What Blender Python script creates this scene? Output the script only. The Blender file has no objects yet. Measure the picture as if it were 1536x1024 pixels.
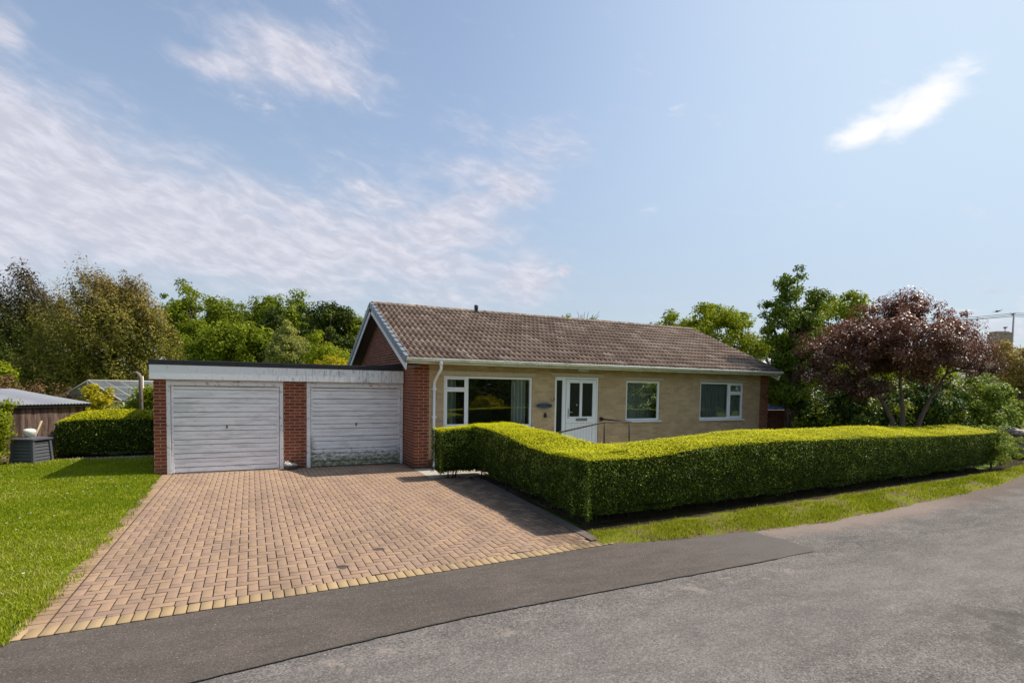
import bpy, math, random
import numpy as np
from mathutils import Vector, Matrix, noise as mnoise

sc = bpy.context.scene
COL = sc.collection
rnd = random.Random(7)
rng = np.random.default_rng(11)

# ------------------------------------------------------------------ camera
CAMP = np.array([-3.665, -12.726, 2.058])
FW = np.array([0.43574685, 0.89883464, -0.04712731])
RT = np.array([0.90005575, -0.43542957, 0.0173418])
UP = np.array([0.00493321, 0.04997384, 0.99873834])
FPX, CX, CY = 809.66, 768.0, 616.76
cam = bpy.data.cameras.new("camera")
cam.sensor_width = 36.0
cam.lens = 36.0 * FPX / 1536.0
cam.shift_y = (CY - 512.0) / 1536.0
cam.clip_start = 0.05
cam.clip_end = 2000.0
camo = bpy.data.objects.new("camera", cam)
COL.objects.link(camo)
camo.matrix_world = Matrix(((RT[0], UP[0], -FW[0], CAMP[0]), (RT[1], UP[1], -FW[1], CAMP[1]), (RT[2], UP[2], -FW[2], CAMP[2]), (0, 0, 0, 1)))
sc.camera = camo

def ray(u, v):
    return FW + (u - CX) / FPX * RT - (v - CY) / FPX * UP

def at(u, v, t):
    """world point at forward distance t in the direction measured in the photograph"""
    return CAMP + t * ray(u, v)

def azel(u, v):
    d = ray(u, v); d = d / np.linalg.norm(d)
    return math.atan2(d[0], d[1]), math.asin(d[2])

# ------------------------------------------------------------------ node helper
class NT:
    def __init__(s, tree):
        s.t = tree; s.n = tree.nodes; s.l = tree.links
    def add(s, typ, props=None, ins=None):
        nd = s.n.new(typ)
        for k, v in (props or {}).items(): setattr(nd, k, v)
        for k, v in (ins or {}).items(): s.set(nd, k, v)
        return nd
    def set(s, nd, k, v):
        inp = nd.inputs[k]
        if isinstance(v, bpy.types.NodeSocket): s.l.new(v, inp)
        elif isinstance(v, bpy.types.Node): s.l.new(v.outputs[0], inp)
        else:
            if isinstance(v, (tuple, list)) and len(v) == 3 and inp.type == 'RGBA': v = (*v, 1)
            inp.default_value = v
    def m(s, op, a, b=None, c=None, clamp=False):
        ins = {0: a}
        if b is not None: ins[1] = b
        if c is not None: ins[2] = c
        return s.add('ShaderNodeMath', {'operation': op, 'use_clamp': clamp}, ins).outputs[0]
    def noise(s, vec, scale, detail=4, rough=.55, dim='3D', w=None, dist=0.0):
        return s.add('ShaderNodeTexNoise', {'noise_dimensions': dim}, {'Vector': vec, 'Scale': scale, 'Detail': detail, 'Roughness': rough, 'Distortion': dist}).outputs[0]
    def ramp(s, fac, stops, interp='LINEAR'):
        r = s.add('ShaderNodeValToRGB', None, {0: fac})
        cr = r.color_ramp; cr.interpolation = interp
        while len(cr.elements) < len(stops): cr.elements.new(.5)
        for e, (p, c) in zip(cr.elements, stops):
            e.position = p
            e.color = (*c, 1) if isinstance(c, (tuple, list)) else (c, c, c, 1)
        return r.outputs[0]
    def mix(s, fac, a, b, mode='MIX'):
        nd = s.add('ShaderNodeMix', {'data_type': 'RGBA', 'blend_type': mode})
        for i, v in ((0, fac), (6, a), (7, b)):
            inp = nd.inputs[i]
            if isinstance(v, bpy.types.NodeSocket): s.l.new(v, inp)
            else:
                if isinstance(v, (tuple, list)) and len(v) == 3: v = (*v, 1)
                inp.default_value = v
        return nd.outputs[2]
    def smooth(s, v, a, b):
        return s.add('ShaderNodeMapRange', {'interpolation_type': 'SMOOTHSTEP'}, {0: v, 1: a, 2: b, 3: 0.0, 4: 1.0}).outputs[0]
    def sep(s, v): return s.add('ShaderNodeSeparateXYZ', None, {0: v}).outputs
    def comb(s, x, y, z): return s.add('ShaderNodeCombineXYZ', None, {0: x, 1: y, 2: z}).outputs[0]
    def mapping(s, v, loc=(0, 0, 0), rot=(0, 0, 0), scale=(1, 1, 1)):
        return s.add('ShaderNodeMapping', None, {0: v, 1: loc, 2: rot, 3: scale}).outputs[0]
    def bump(s, h, strength=.3, dist=.01):
        return s.add('ShaderNodeBump', None, {'Strength': strength, 'Distance': dist, 'Height': h}).outputs[0]

MATS = {}
def material(name, fn):
    if name in MATS: return MATS[name]
    m = bpy.data.materials.new(name); m.use_nodes = True
    m.node_tree.nodes.clear()
    g = NT(m.node_tree)
    out = g.add('ShaderNodeOutputMaterial')
    sh = fn(g)
    g.l.new(sh if isinstance(sh, bpy.types.NodeSocket) else sh.outputs[0], out.inputs[0])
    MATS[name] = m
    return m

def pbsdf(g, col, rough=.8, spec=.5, normal=None, metal=0.0, **kw):
    ins = {'Base Color': col, 'Roughness': rough, 'Specular IOR Level': spec, 'Metallic': metal}
    if normal is not None: ins['Normal'] = normal
    ins.update(kw)
    return g.add('ShaderNodeBsdfPrincipled', None, ins)

def opos(g): return g.add('ShaderNodeTexCoord').outputs['Object']
def wpos(g): return g.add('ShaderNodeNewGeometry').outputs['Position']

def simple(name, col, rough=.6, spec=.5, var=.12, scale=6, bump=0.0, bscale=60, metal=0.0):
    def fn(g):
        p = opos(g)
        n = g.noise(p, scale, 5)
        c = g.mix(n, tuple(x * (1 - var) for x in col), tuple(min(1, x * (1 + var)) for x in col))
        nr = g.bump(g.noise(p, bscale, 3), bump, .004) if bump else None
        return pbsdf(g, c, rough, spec, nr, metal)
    return material(name, fn)

# ------------------------------------------------------------------ world, sun, exposure
SUN = Vector((0.77, -0.06, 1.0)).normalized()
w = bpy.data.worlds.new("World"); sc.world = w; w.use_nodes = True
w.node_tree.nodes.clear()
g = NT(w.node_tree)
sky = g.add('ShaderNodeTexSky', {'sky_type': 'NISHITA', 'sun_disc': False, 'sun_elevation': math.asin(SUN.z),
            'sun_rotation': math.atan2(SUN.x, SUN.y), 'altitude': 50.0, 'air_density': 1.0, 'dust_density': 1.2, 'ozone_density': 1.0})
D = g.add('ShaderNodeTexCoord').outputs['Generated']
dx, dy, dz = g.sep(D)
AZ = g.m('ARCTAN2', dx, dy)
EL = g.m('ARCSINE', dz)
azs = g.m('MULTIPLY', AZ, .93)
warpv = g.comb(azs, EL, 0.0)
# streaky, rippled cloud texture running down to the right
rot1 = g.mapping(warpv, rot=(0, 0, 0.22), scale=(1, 1, 1))
wn = g.add('ShaderNodeTexNoise', None, {'Vector': warpv, 'Scale': 7.0, 'Detail': 3.0}).outputs[1]
wv = g.add('ShaderNodeVectorMath', {'operation': 'SCALE'}, {0: g.add('ShaderNodeVectorMath', {'operation': 'SUBTRACT'}, {0: wn, 1: (.5, .5, .5)}).outputs[0], 'Scale': .06}).outputs[0]
pv = g.add('ShaderNodeVectorMath', {'operation': 'ADD'}, {0: rot1, 1: wv}).outputs[0]
nA = g.noise(g.mapping(pv, scale=(5, 16, 1)), 1.0, 8, .62)
nB = g.noise(g.mapping(pv, rot=(0, 0, .5), scale=(26, 62, 1)), 1.0, 5, .6)
nC = g.noise(g.mapping(pv, scale=(2.2, 4.0, 1)), 1.0, 3, .5)
def ell(u, v, ru, rv, deg, soft=1.0):
    """cloud mask: gaussian ellipse in azimuth and elevation, measured from photograph pixels"""
    a0, e0 = azel(u, v)
    th = math.radians(deg)
    a1, e1 = azel(u + ru * math.cos(th), v + ru * math.sin(th))
    a2, e2 = azel(u - rv * math.sin(th), v + rv * math.cos(th))
    Mx = np.array([[a1 - a0, a2 - a0], [e1 - e0, e2 - e0]])
    I = np.linalg.inv(Mx)
    da = g.m('SUBTRACT', AZ, a0); de = g.m('SUBTRACT', EL, e0)
    p = g.m('MULTIPLY_ADD', da, float(I[0, 0]), g.m('MULTIPLY', de, float(I[0, 1])))
    q = g.m('MULTIPLY_ADD', da, float(I[1, 0]), g.m('MULTIPLY', de, float(I[1, 1])))
    r2 = g.m('ADD', g.m('MULTIPLY', p, p), g.m('MULTIPLY', q, q))
    return g.m('MULTIPLY', g.m('EXPONENT', g.m('MULTIPLY', r2, -1.0)), soft)
def addall(L):
    r = L[0]
    for x in L[1:]: r = g.m('MAXIMUM', r, x)
    return r
broad = addall([ell(330, 300, 330, 60, 13, .75), ell(690, 330, 110, 50, -20, .85), ell(610, 400, 170, 40, 4, .7), ell(60, 235, 300, 95, 24, .95), ell(260, 335, 400, 92, 11, 1.0), ell(520, 370, 240, 62, 9, .92), ell(-60, 330, 260, 130, 0, .9),
                ell(760, 290, 110, 50, -40, .62), ell(655, 355, 130, 40, -6, .85), ell(560, 300, 150, 42, 8, .5), ell(640, 440, 170, 32, 3, .45)])
m2 = addall([ell(440, 78, 125, 55, 14, .9), ell(330, 95, 85, 24, 12, .7), ell(480, 112, 60, 30, 28, .8), ell(0, 42, 45, 28, 25, .8), ell(795, 420, 36, 42, -45, .62), ell(846, 407, 12, 9, 0, .75), ell(730, 205, 120, 30, 10, .38), ell(700, 255, 110, 34, 12, .36), ell(1490, 437, 24, 6, 0, .5),
             ell(1520, 495, 40, 16, 0, .4), ell(-300, 100, 260, 90, 10, .8)])
dens = g.m('ADD', broad, m2)
tex = g.m('MULTIPLY_ADD', nB, .30, g.m('MULTIPLY_ADD', nC, .30, g.m('MULTIPLY', nA, .95)))   # about .8 mean
cl = g.smooth(g.m('ADD', dens, g.m('MULTIPLY', g.m('SUBTRACT', tex, .76), 1.35)), .06, .92)
right = addall([ell(1385, 158, 92, 32, -36, 1.25), ell(1295, 200, 66, 24, -28, 1.05), ell(1340, 165, 50, 28, -30, .9), ell(1445, 116, 48, 11, -30, .62)])
clR = g.smooth(g.m('ADD', right, g.m('MULTIPLY', g.m('SUBTRACT', tex, .80), 2.1)), .16, 1.02)
skyc = g.add('ShaderNodeHueSaturation', None, {'Saturation': .88, 'Value': .72, 'Color': sky.outputs[0]}).outputs[0]
# thin milky veil all over, thicker towards the horizon and the sun side
veil = g.m('MULTIPLY_ADD', g.smooth(EL, .80, 0.02), .74, .06)
skyw = g.mix(g.smooth(EL, .50, .02), (1.50, 2.0, 2.78), (2.02, 2.36, 2.70))
c1 = g.mix(veil, skyc, skyw)
c1 = g.mix(g.m('MULTIPLY', g.smooth(AZ, .30, 1.25), g.m('MULTIPLY_ADD', g.smooth(EL, .08, .40), .62, .18)), c1, (2.75, 3.35, 3.95))
c2 = g.mix(g.m('MULTIPLY', cl, .85), c1, g.mix(g.smooth(nB, .35, .7), (2.6, 2.6, 3.0), (3.3, 3.25, 3.6)))
c3 = g.mix(g.m('MULTIPLY', clR, .95), c2, (4.3, 4.3, 4.4))
bg = g.add('ShaderNodeBackground', None, {0: c3, 1: 0.125})
wo = g.add('ShaderNodeOutputWorld'); g.l.new(bg.outputs[0], wo.inputs[0])

sun = bpy.data.lights.new("sun", 'SUN'); sun.energy = 3.0; sun.angle = math.radians(.5); sun.color = (1.0, .915, .79)
suno = bpy.data.objects.new("sun", sun); COL.objects.link(suno)
suno.rotation_euler = SUN.to_track_quat('Z', 'Y').to_euler()
suno.location = (0, 0, 30)
sc.view_settings.view_transform = 'Standard'; sc.view_settings.look = 'None'
sc.view_settings.exposure = 0.95; sc.view_settings.gamma = 1.0
sc.render.engine = 'CYCLES'
sc.cycles.max_bounces = 6; sc.cycles.transparent_max_bounces = 12; sc.cycles.diffuse_bounces = 3; sc.cycles.glossy_bounces = 3

# ------------------------------------------------------------------ mesh helpers
def mesh_np(name, V, F, mat, attr=None, parent=None, smooth=False):
    """V (N,3), F (M,k) one face size; attr: dict name -> per-vertex float array"""
    V = np.asarray(V, np.float32); F = np.asarray(F, np.int32)
    me = bpy.data.meshes.new(name)
    k = F.shape[1]
    me.vertices.add(len(V)); me.vertices.foreach_set('co', V.ravel())
    me.loops.add(F.size); me.loops.foreach_set('vertex_index', F.ravel())
    me.polygons.add(len(F)); me.polygons.foreach_set('loop_start', np.arange(0, F.size, k, dtype=np.int32))
    try: me.polygons.foreach_set('loop_total', np.full(len(F), k, np.int32))
    except Exception: pass
    if smooth: me.polygons.foreach_set('use_smooth', np.ones(len(F), bool))
    for an, av in (attr or {}).items():
        a = me.attributes.new(an, 'FLOAT', 'POINT'); a.data.foreach_set('value', np.asarray(av, np.float32))
    me.update(calc_edges=True); me.validate()
    if mat: me.materials.append(mat)
    o = bpy.data.objects.new(name, me); COL.objects.link(o)
    if parent: o.parent = parent
    return o

class MB:
    """collects simple solids for ONE mesh object"""
    def __init__(s): s.v = []; s.f = []; s.sm = []
    def poly(s, pts, faces, smooth=False):
        b = len(s.v); s.v += [tuple(map(float, p)) for p in pts]
        for f in faces: s.f.append(tuple(b + i for i in f)); s.sm.append(smooth)
        return s
    def box(s, x0, x1, y0, y1, z0, z1, bev=0.0):
        if bev <= 0 or min(x1 - x0, y1 - y0, z1 - z0) < 2.5 * bev:
            P = [(x, y, z) for x in (x0, x1) for y in (y0, y1) for z in (z0, z1)]
            return s.poly(P, [(0, 1, 3, 2), (4, 6, 7, 5), (0, 4, 5, 1), (2, 3, 7, 6), (0, 2, 6, 4), (1, 5, 7, 3)])
        b = bev; P = []; idx = {}
        for i, x in enumerate((x0, x1)):
            for j, y in enumerate((y0, y1)):
                for k, z in enumerate((z0, z1)):
                    sx, sy, sz = (1, -1)[i], (1, -1)[j], (1, -1)[k]
                    idx[i, j, k] = (len(P), len(P) + 1, len(P) + 2)
                    P += [(x, y + sy * b, z + sz * b), (x + sx * b, y, z + sz * b), (x + sx * b, y + sy * b, z)]
        F = []
        for i in (0, 1):
            q = [idx[i, 0, 0][0], idx[i, 1, 0][0], idx[i, 1, 1][0], idx[i, 0, 1][0]]; F.append(tuple(q if i else q[::-1]))
            q = [idx[0, i, 0][1], idx[0, i, 1][1], idx[1, i, 1][1], idx[1, i, 0][1]]; F.append(tuple(q if i else q[::-1]))
            q = [idx[0, 0, i][2], idx[1, 0, i][2], idx[1, 1, i][2], idx[0, 1, i][2]]; F.append(tuple(q if i else q[::-1]))
        for a in (0, 1):
            for b_ in (0, 1):
                F.append((idx[0, a, b_][1], idx[1, a, b_][1], idx[1, a, b_][2], idx[0, a, b_][2]))
                F.append((idx[a, 0, b_][0], idx[a, 1, b_][0], idx[a, 1, b_][2], idx[a, 0, b_][2]))
                F.append((idx[a, b_, 0][0], idx[a, b_, 1][0], idx[a, b_, 1][1], idx[a, b_, 0][1]))
        for kk in idx.values(): F.append(kk)
        return s.poly(P, F)
    def obox(s, o, ax, ay, az, lx, ly, lz):
        """box from corner o along axes"""
        o = np.array(o, float); ax = np.array(ax, float) * lx; ay = np.array(ay, float) * ly; az = np.array(az, float) * lz
        P = [o + i * ax + j * ay + k * az for i in (0, 1) for j in (0, 1) for k in (0, 1)]
        return s.poly(P, [(0, 1, 3, 2), (4, 6, 7, 5), (0, 4, 5, 1), (2, 3, 7, 6), (0, 2, 6, 4), (1, 5, 7, 3)])
    def tube(s, pts, rad, n=8, cap=True):
        pts = [Vector(p) for p in pts]
        R = rad if isinstance(rad, (list, tuple)) else [rad] * len(pts)
        rings = []; V = []
        prev = None
        for i, p in enumerate(pts):
            d = (pts[min(i + 1, len(pts) - 1)] - pts[max(i - 1, 0)]).normalized()
            a = d.cross(Vector((0, 0, 1)) if abs(d.z) < .95 else Vector((1, 0, 0))).normalized() if prev is None else (prev - d * prev.dot(d)).normalized()
            prev = a; b = d.cross(a)
            rings.append([len(V) + k for k in range(n)])
            for k in range(n):
                t = 2 * math.pi * k / n
                V.append(p + (a * math.cos(t) + b * math.sin(t)) * R[i])
        F = []
        for r0, r1 in zip(rings, rings[1:]):
            for k in range(n): F.append((r0[k], r0[(k + 1) % n], r1[(k + 1) % n], r1[k]))
        s.poly(V, F, True)
        if cap:
            b = len(s.v) - len(V)
            s.f.append(tuple(b + k for k in reversed(rings[0]))); s.sm.append(False)
            s.f.append(tuple(b + k for k in rings[-1])); s.sm.append(False)
        return s
    def lathe(s, c, prof, n=24):
        V = []; F = []
        for r, z in prof:
            for k in range(n):
                t = 2 * math.pi * k / n; V.append((c[0] + r * math.cos(t), c[1] + r * math.sin(t), c[2] + z))
        for i in range(len(prof) - 1):
            for k in range(n):
                F.append((i * n + k, i * n + (k + 1) % n, (i + 1) * n + (k + 1) % n, (i + 1) * n + k))
        s.poly(V, F, True)
        return s
    def build(s, name, mat, parent=None):
        me = bpy.data.meshes.new(name); me.from_pydata(s.v, [], s.f)
        me.polygons.foreach_set('use_smooth', s.sm); me.update()
        import bmesh
        bm = bmesh.new(); bm.from_mesh(me); bmesh.ops.recalc_face_normals(bm, faces=bm.faces); bm.to_mesh(me); bm.free()
        if mat: me.materials.append(mat)
        o = bpy.data.objects.new(name, me); COL.objects.link(o)
        if parent: o.parent = parent
        return o

def tag(o, label=None, cat=None, group=None, kind=None):
    if label: o['label'] = label
    if cat: o['category'] = cat
    if group: o['group'] = group
    if kind: o['kind'] = kind
    return o
def thing(name, label, cat, group=None, loc=(0, 0, 0)):
    o = bpy.data.objects.new(name, None); COL.objects.link(o); o.location = loc
    o.empty_display_size = .2
    return tag(o, label, cat, group)
def under(root, *objs):
    """parent world-space parts to a root that stands at its base"""
    for o in objs:
        o.parent = root; o.matrix_parent_inverse = Matrix.Translation(-Vector(root.location))
def kids(root, o):
    o.parent = root
    if root.type == 'EMPTY': o.matrix_parent_inverse = Matrix.Translation(-Vector(root.location))
    return o

# ================================================================== MATERIALS
def brick_mat(name, c1, c2, mortar, wear=.25, bumpy=.6, rough=.9, msize=.011):
    def fn(g):
        p = wpos(g); x, y, z = g.sep(p)
        v = g.comb(g.m('ADD', x, g.m('MULTIPLY', y, 1.0)), z, 0.0)
        wob = g.add('ShaderNodeTexNoise', None, {'Vector': p, 'Scale': 9.0, 'Detail': 2.0}).outputs[1]
        v = g.add('ShaderNodeVectorMath', {'operation': 'MULTIPLY_ADD'}, {0: wob, 1: (.006, .006, 0), 2: v}).outputs[0]
        b = g.add('ShaderNodeTexBrick', {'offset': .5}, {'Vector': v, 'Color1': (0, 0, 0, 1), 'Color2': (1, 1, 1, 1), 'Mortar': (.5, .5, .5, 1), 'Scale': 1.0, 'Mortar Size': msize / 2, 'Mortar Smooth': .25, 'Bias': 0.0, 'Brick Width': .225, 'Row Height': .075})
        n1 = g.noise(p, 2.2, 4); n2 = g.noise(p, 55, 4, .7)
        t = g.m('ADD', g.m('MULTIPLY', b.outputs[0], .75), g.m('MULTIPLY', n2, .45), clamp=True)
        bc = g.mix(t, c1, c2)
        bc = g.mix(g.m('MULTIPLY', g.smooth(n1, .35, .75), wear), bc, tuple(x * .55 for x in c1))
        mc = g.mix(g.noise(p, 12, 3), tuple(x * .7 for x in mortar), mortar)
        col = g.mix(b.outputs[1], bc, mc)
        # damp, dirty lowest courses
        dirt = g.m('MULTIPLY', g.smooth(g.m('ADD', z, g.m('MULTIPLY', n1, .25)), .42, .10), .5)
        col = g.mix(dirt, col, (.05, .045, .025))
        h = g.m('ADD', g.m('MULTIPLY', b.outputs[1], -1.0), g.m('MULTIPLY', n2, .35))
        return pbsdf(g, col, rough, .25, g.bump(h, bumpy, .006))
    return material(name, fn)
RED = brick_mat('red_brick', (.125, .030, .015), (.275, .077, .036), (.50, .38, .30))
BUFF = brick_mat('buff_brick', (.41, .285, .158), (.56, .405, .240), (.60, .46, .32), .35, .9, .93, .009)
PLINTH = brick_mat('plinth_brick', (.13, .04, .025), (.22, .075, .04), (.25, .2, .16))

UPVC = simple('white_upvc', (.80, .81, .83), .28, .5, .02)
def paint_fn(g, base=(.82, .81, .83), algae=0.0):
    p = wpos(g); x, y, z = g.sep(p)
    n = g.noise(g.mapping(p, scale=(6, 1, 22)), 1.0, 6, .65)
    c = g.mix(g.smooth(n, .55, .78), base, tuple(b * .62 for b in base))
    n3 = g.noise(g.mapping(p, scale=(1.5, 1, 9)), 1.0, 7, .7)
    c = g.mix(g.m('MULTIPLY', g.smooth(n3, .45, .62), .45), c, (.42, .41, .41))
    n2 = g.noise(g.mapping(p, scale=(7, 4, 24)), 1.0, 6, .75)
    flake = g.smooth(n2, .62, .72)
    c = g.mix(g.m('MULTIPLY', flake, .75), c, (.20, .17, .15))
    if algae:
        nn = g.noise(g.mapping(p, scale=(9, 1, 16)), 1.0, 8, .75)
        mk = g.m('ADD', g.smooth(z, .85, .05), g.m('MULTIPLY', g.m('SUBTRACT', nn, .5), 2.6))
        c = g.mix(g.m('MULTIPLY', g.smooth(mk, .5, 1.1), algae), c, (.12, .13, .035))
        # creeping along the left jamb
        ml = g.m('ADD', g.m('MULTIPLY', g.smooth(x, -2.05, -2.42), g.smooth(z, 1.2, .5)), g.m('MULTIPLY', g.m('SUBTRACT', nn, .5), 2.0))
        c = g.mix(g.m('MULTIPLY', g.smooth(ml, .45, 1.0), algae * .8), c, (.15, .16, .07))
        # bare scuffs round the handle
    return pbsdf(g, c, .45, .4, g.bump(n2, .15, .003))
DOORP = material('garage_door_paint', lambda g: paint_fn(g))
DOORG = material('garage_door_paint_algae', lambda g: paint_fn(g, (.79, .785, .79), .95))
FRAMEP = material('flaking_frame_paint', lambda g: (lambda p: pbsdf(g, g.mix(g.smooth(g.noise(g.mapping(p, scale=(7, 7, 9)), 1.0, 6, .75), .52, .66), (.72, .70, .70), (.30, .25, .24)), .7, .3))(wpos(g)))
FASCIA = material('garage_fascia_paint', lambda g: (lambda p: pbsdf(g, g.mix(g.m('MULTIPLY', g.smooth(g.m('MULTIPLY_ADD', g.smooth(g.sep(p)[0], -5.5, -1.2), .07, g.noise(g.mapping(p, scale=(22, 22, 5)), 1.0, 8, .85)), .57, .66), .8), (.76, .77, .79), (.30, .30, .26)), .6, .4, g.bump(g.noise(p, 8, 3), .2, .01)))(wpos(g)))
FELT = simple('roofing_felt', (.035, .036, .042), .95, .2, .35, 9, .5, 180)
GUTTER = material('gutter_plastic', lambda g: (lambda p: pbsdf(g, g.mix(g.smooth(g.noise(g.mapping(p, scale=(3, 3, 14)), 1.0, 6, .75), .48, .72), (.74, .74, .72), (.33, .34, .26)), .45, .4))(wpos(g)))
FASC2 = material('eaves_board_paint', lambda g: (lambda p: pbsdf(g, g.mix(g.smooth(g.noise(g.mapping(p, scale=(2, 2, 10)), 1.0, 5, .7), .4, .75), (.62, .61, .54), (.37, .37, .25)), .6, .3))(wpos(g)))
SOFFIT = simple('soffit_board', (.17, .13, .10), .8, .2, .2)
WOODW = simple('white_painted_bargeboard', (.72, .73, .76), .5, .4, .06, 8)
VERGE = simple('slate_grey_plastic', (.19, .225, .265), .38, .5, .1)
LINTEL = simple('pale_lintel_stone', (.50, .43, .31), .9, .2, .2, 14, .4, 90)
BLACK = simple('black_plastic', (.02, .02, .022), .4, .5)
RAILM = simple('dark_painted_steel', (.03, .02, .019), .5, .3, .3, 20)
METAL = simple('brushed_metal', (.45, .45, .46), .3, .5, .1, 8, 0, 60, .9)
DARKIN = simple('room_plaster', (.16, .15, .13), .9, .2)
def net_fn(g):
    lw_ = g.add('ShaderNodeLayerWeight', None, {'Blend': .5}).outputs['Facing']
    fac = g.m('MULTIPLY_ADD', g.smooth(lw_, .15, .85), .55, .42, clamp=True)
    b = g.add('ShaderNodeBsdfDiffuse', None, {0: (.80, .84, .78, 1)}); t2 = g.add('ShaderNodeBsdfTranslucent', None, {0: (.7, .74, .68, 1)})
    bb = g.add('ShaderNodeMixShader', None, {0: .3, 1: b.outputs[0], 2: t2.outputs[0]})
    tr_ = g.add('ShaderNodeBsdfTransparent')
    return g.add('ShaderNodeMixShader', None, {0: fac, 1: tr_.outputs[0], 2: bb.outputs[0]})
CURT = material('net_curtain_cloth', net_fn)
CONC = simple('concrete', (.42, .385, .33), .95, .2, .22, 5, .5, 120)
DARKCONC = simple('weathered_concrete_edging', (.135, .11, .09), .95, .2, .35, 7, .5, 120)

def glass_fn(g, refl=1.0):
    n = g.noise(opos(g), 1.3, 2)
    nr = g.bump(n, .05, .02)
    fr = g.add('ShaderNodeFresnel', None, {'IOR': 1.52, 'Normal': nr}).outputs[0]
    fac = g.m('MULTIPLY_ADD', fr, 2.1 * refl, .04, clamp=True)
    gl = g.add('ShaderNodeBsdfGlossy', None, {'Color': (.85, .9, .88, 1), 'Roughness': .0, 'Normal': nr})
    tr = g.add('ShaderNodeBsdfTransparent', None, {'Color': (.86, .92, .89, 1)})
    mx = g.add('ShaderNodeMixShader', None, {0: fac, 1: tr.outputs[0], 2: gl.outputs[0]})
    return mx
GLASS = material('window_glass', glass_fn)
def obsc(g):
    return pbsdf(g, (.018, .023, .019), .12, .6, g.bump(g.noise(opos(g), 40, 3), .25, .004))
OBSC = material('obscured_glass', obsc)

# tiles
def tile_fn(g):
    p = wpos(g)
    a = g.add('ShaderNodeAttribute', {'attribute_name': 'tone'}).outputs['Fac']
    n = g.noise(p, 5, 6, .7); n2 = g.noise(p, 34, 5, .75)
    c = g.ramp(a, [(0, (.205, .138, .098)), (.5, (.285, .197, .143)), (.85, (.325, .23, .170)), (1, (.42, .32, .25))])
    c = g.mix(g.m('MULTIPLY', g.smooth(n, .42, .72), .25), c, (.085, .065, .052))
    c = g.mix(g.m('MULTIPLY', g.smooth(n2, .66, .75), .75), c, (.52, .48, .38))     # lichen
    ch = g.add('ShaderNodeAttribute', {'attribute_name': 'channel'}).outputs['Fac']
    c = g.mix(g.m('MULTIPLY', ch, .75), c, (.05, .036, .028))
    # tree shade painted dark into the lower right hand corner of the roof
    x, y, z = g.sep(p)
    d = g.m('ADD', g.smooth(x, 9.6, 12.4), g.smooth(z, 3.4, 2.5))
    mk = g.m('MULTIPLY', g.smooth(g.m('ADD', d, g.m('MULTIPLY', g.m('SUBTRACT', n, .5), 1.6)), 1.1, 1.7), .8)
    c = g.mix(mk, c, (.035, .032, .034))
    return pbsdf(g, c, .85, .3, g.bump(n2, .35, .008))
TILE = material('concrete_roof_tiles', tile_fn)
RIDGE = material('ridge_tiles_lichen', lambda g: (lambda p: pbsdf(g, g.mix(g.smooth(g.noise(p, 16, 6, .75), .47, .62), (.13, .09, .065), (.46, .41, .32)), .9, .2, g.bump(g.noise(p, 60, 4), .5, .01)))(wpos(g)))

# ground
def asphalt(name, lo, hi, grit, worn=None, fine=170):
    def fn(g):
        p = wpos(g); x, y, z = g.sep(p)
        big = g.noise(p, .55, 5, .6); mid = g.noise(g.mapping(p, scale=(1.2, 3.2, 1)), 1.6, 5, .62)
        f = g.noise(p, fine, 2, .6); f2 = g.noise(p, fine * .42, 3, .75)
        vor = g.add('ShaderNodeTexVoronoi', {'feature': 'F1'}, {'Vector': p, 'Scale': fine * .55, 'Randomness': 1.0})
        chip = g.sep(vor.outputs['Color'])[0]
        t = g.m('ADD', g.m('MULTIPLY', big, .45), g.m('MULTIPLY', mid, .55))
        c = g.mix(g.smooth(t, .36, .64), lo, hi)
        f3 = g.noise(p, 27, 4, .8)
        k = g.m('MULTIPLY_ADD', g.m('SUBTRACT', f2, .5), grit * 3.6, 1.0)
        k = g.m('MULTIPLY', k, g.m('MULTIPLY_ADD', g.m('SUBTRACT', f3, .5), grit * 2.2, 1.0))
        k = g.m('MULTIPLY', k, g.m('MULTIPLY_ADD', g.m('SUBTRACT', chip, .5), grit * 1.9, 1.0))
        c = g.mix(1.0, c, g.comb(k, k, k), 'MULTIPLY')
        sp = g.smooth(chip, .982, .995)
        c = g.mix(g.m('MULTIPLY', sp, .45), c, (.36, .32, .28))
        vd = g.smooth(f, .60, .72)
        c = g.mix(g.m('MULTIPLY', vd, .55), c, tuple(v * .35 for v in lo))
        if worn: c = worn(g, c, p, x, y, big, mid, f2)
        return pbsdf(g, c, .93, .25, g.bump(g.m('ADD', f2, g.m('MULTIPLY', chip, .5)), .55, .006))
    return material(name, fn)
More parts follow.
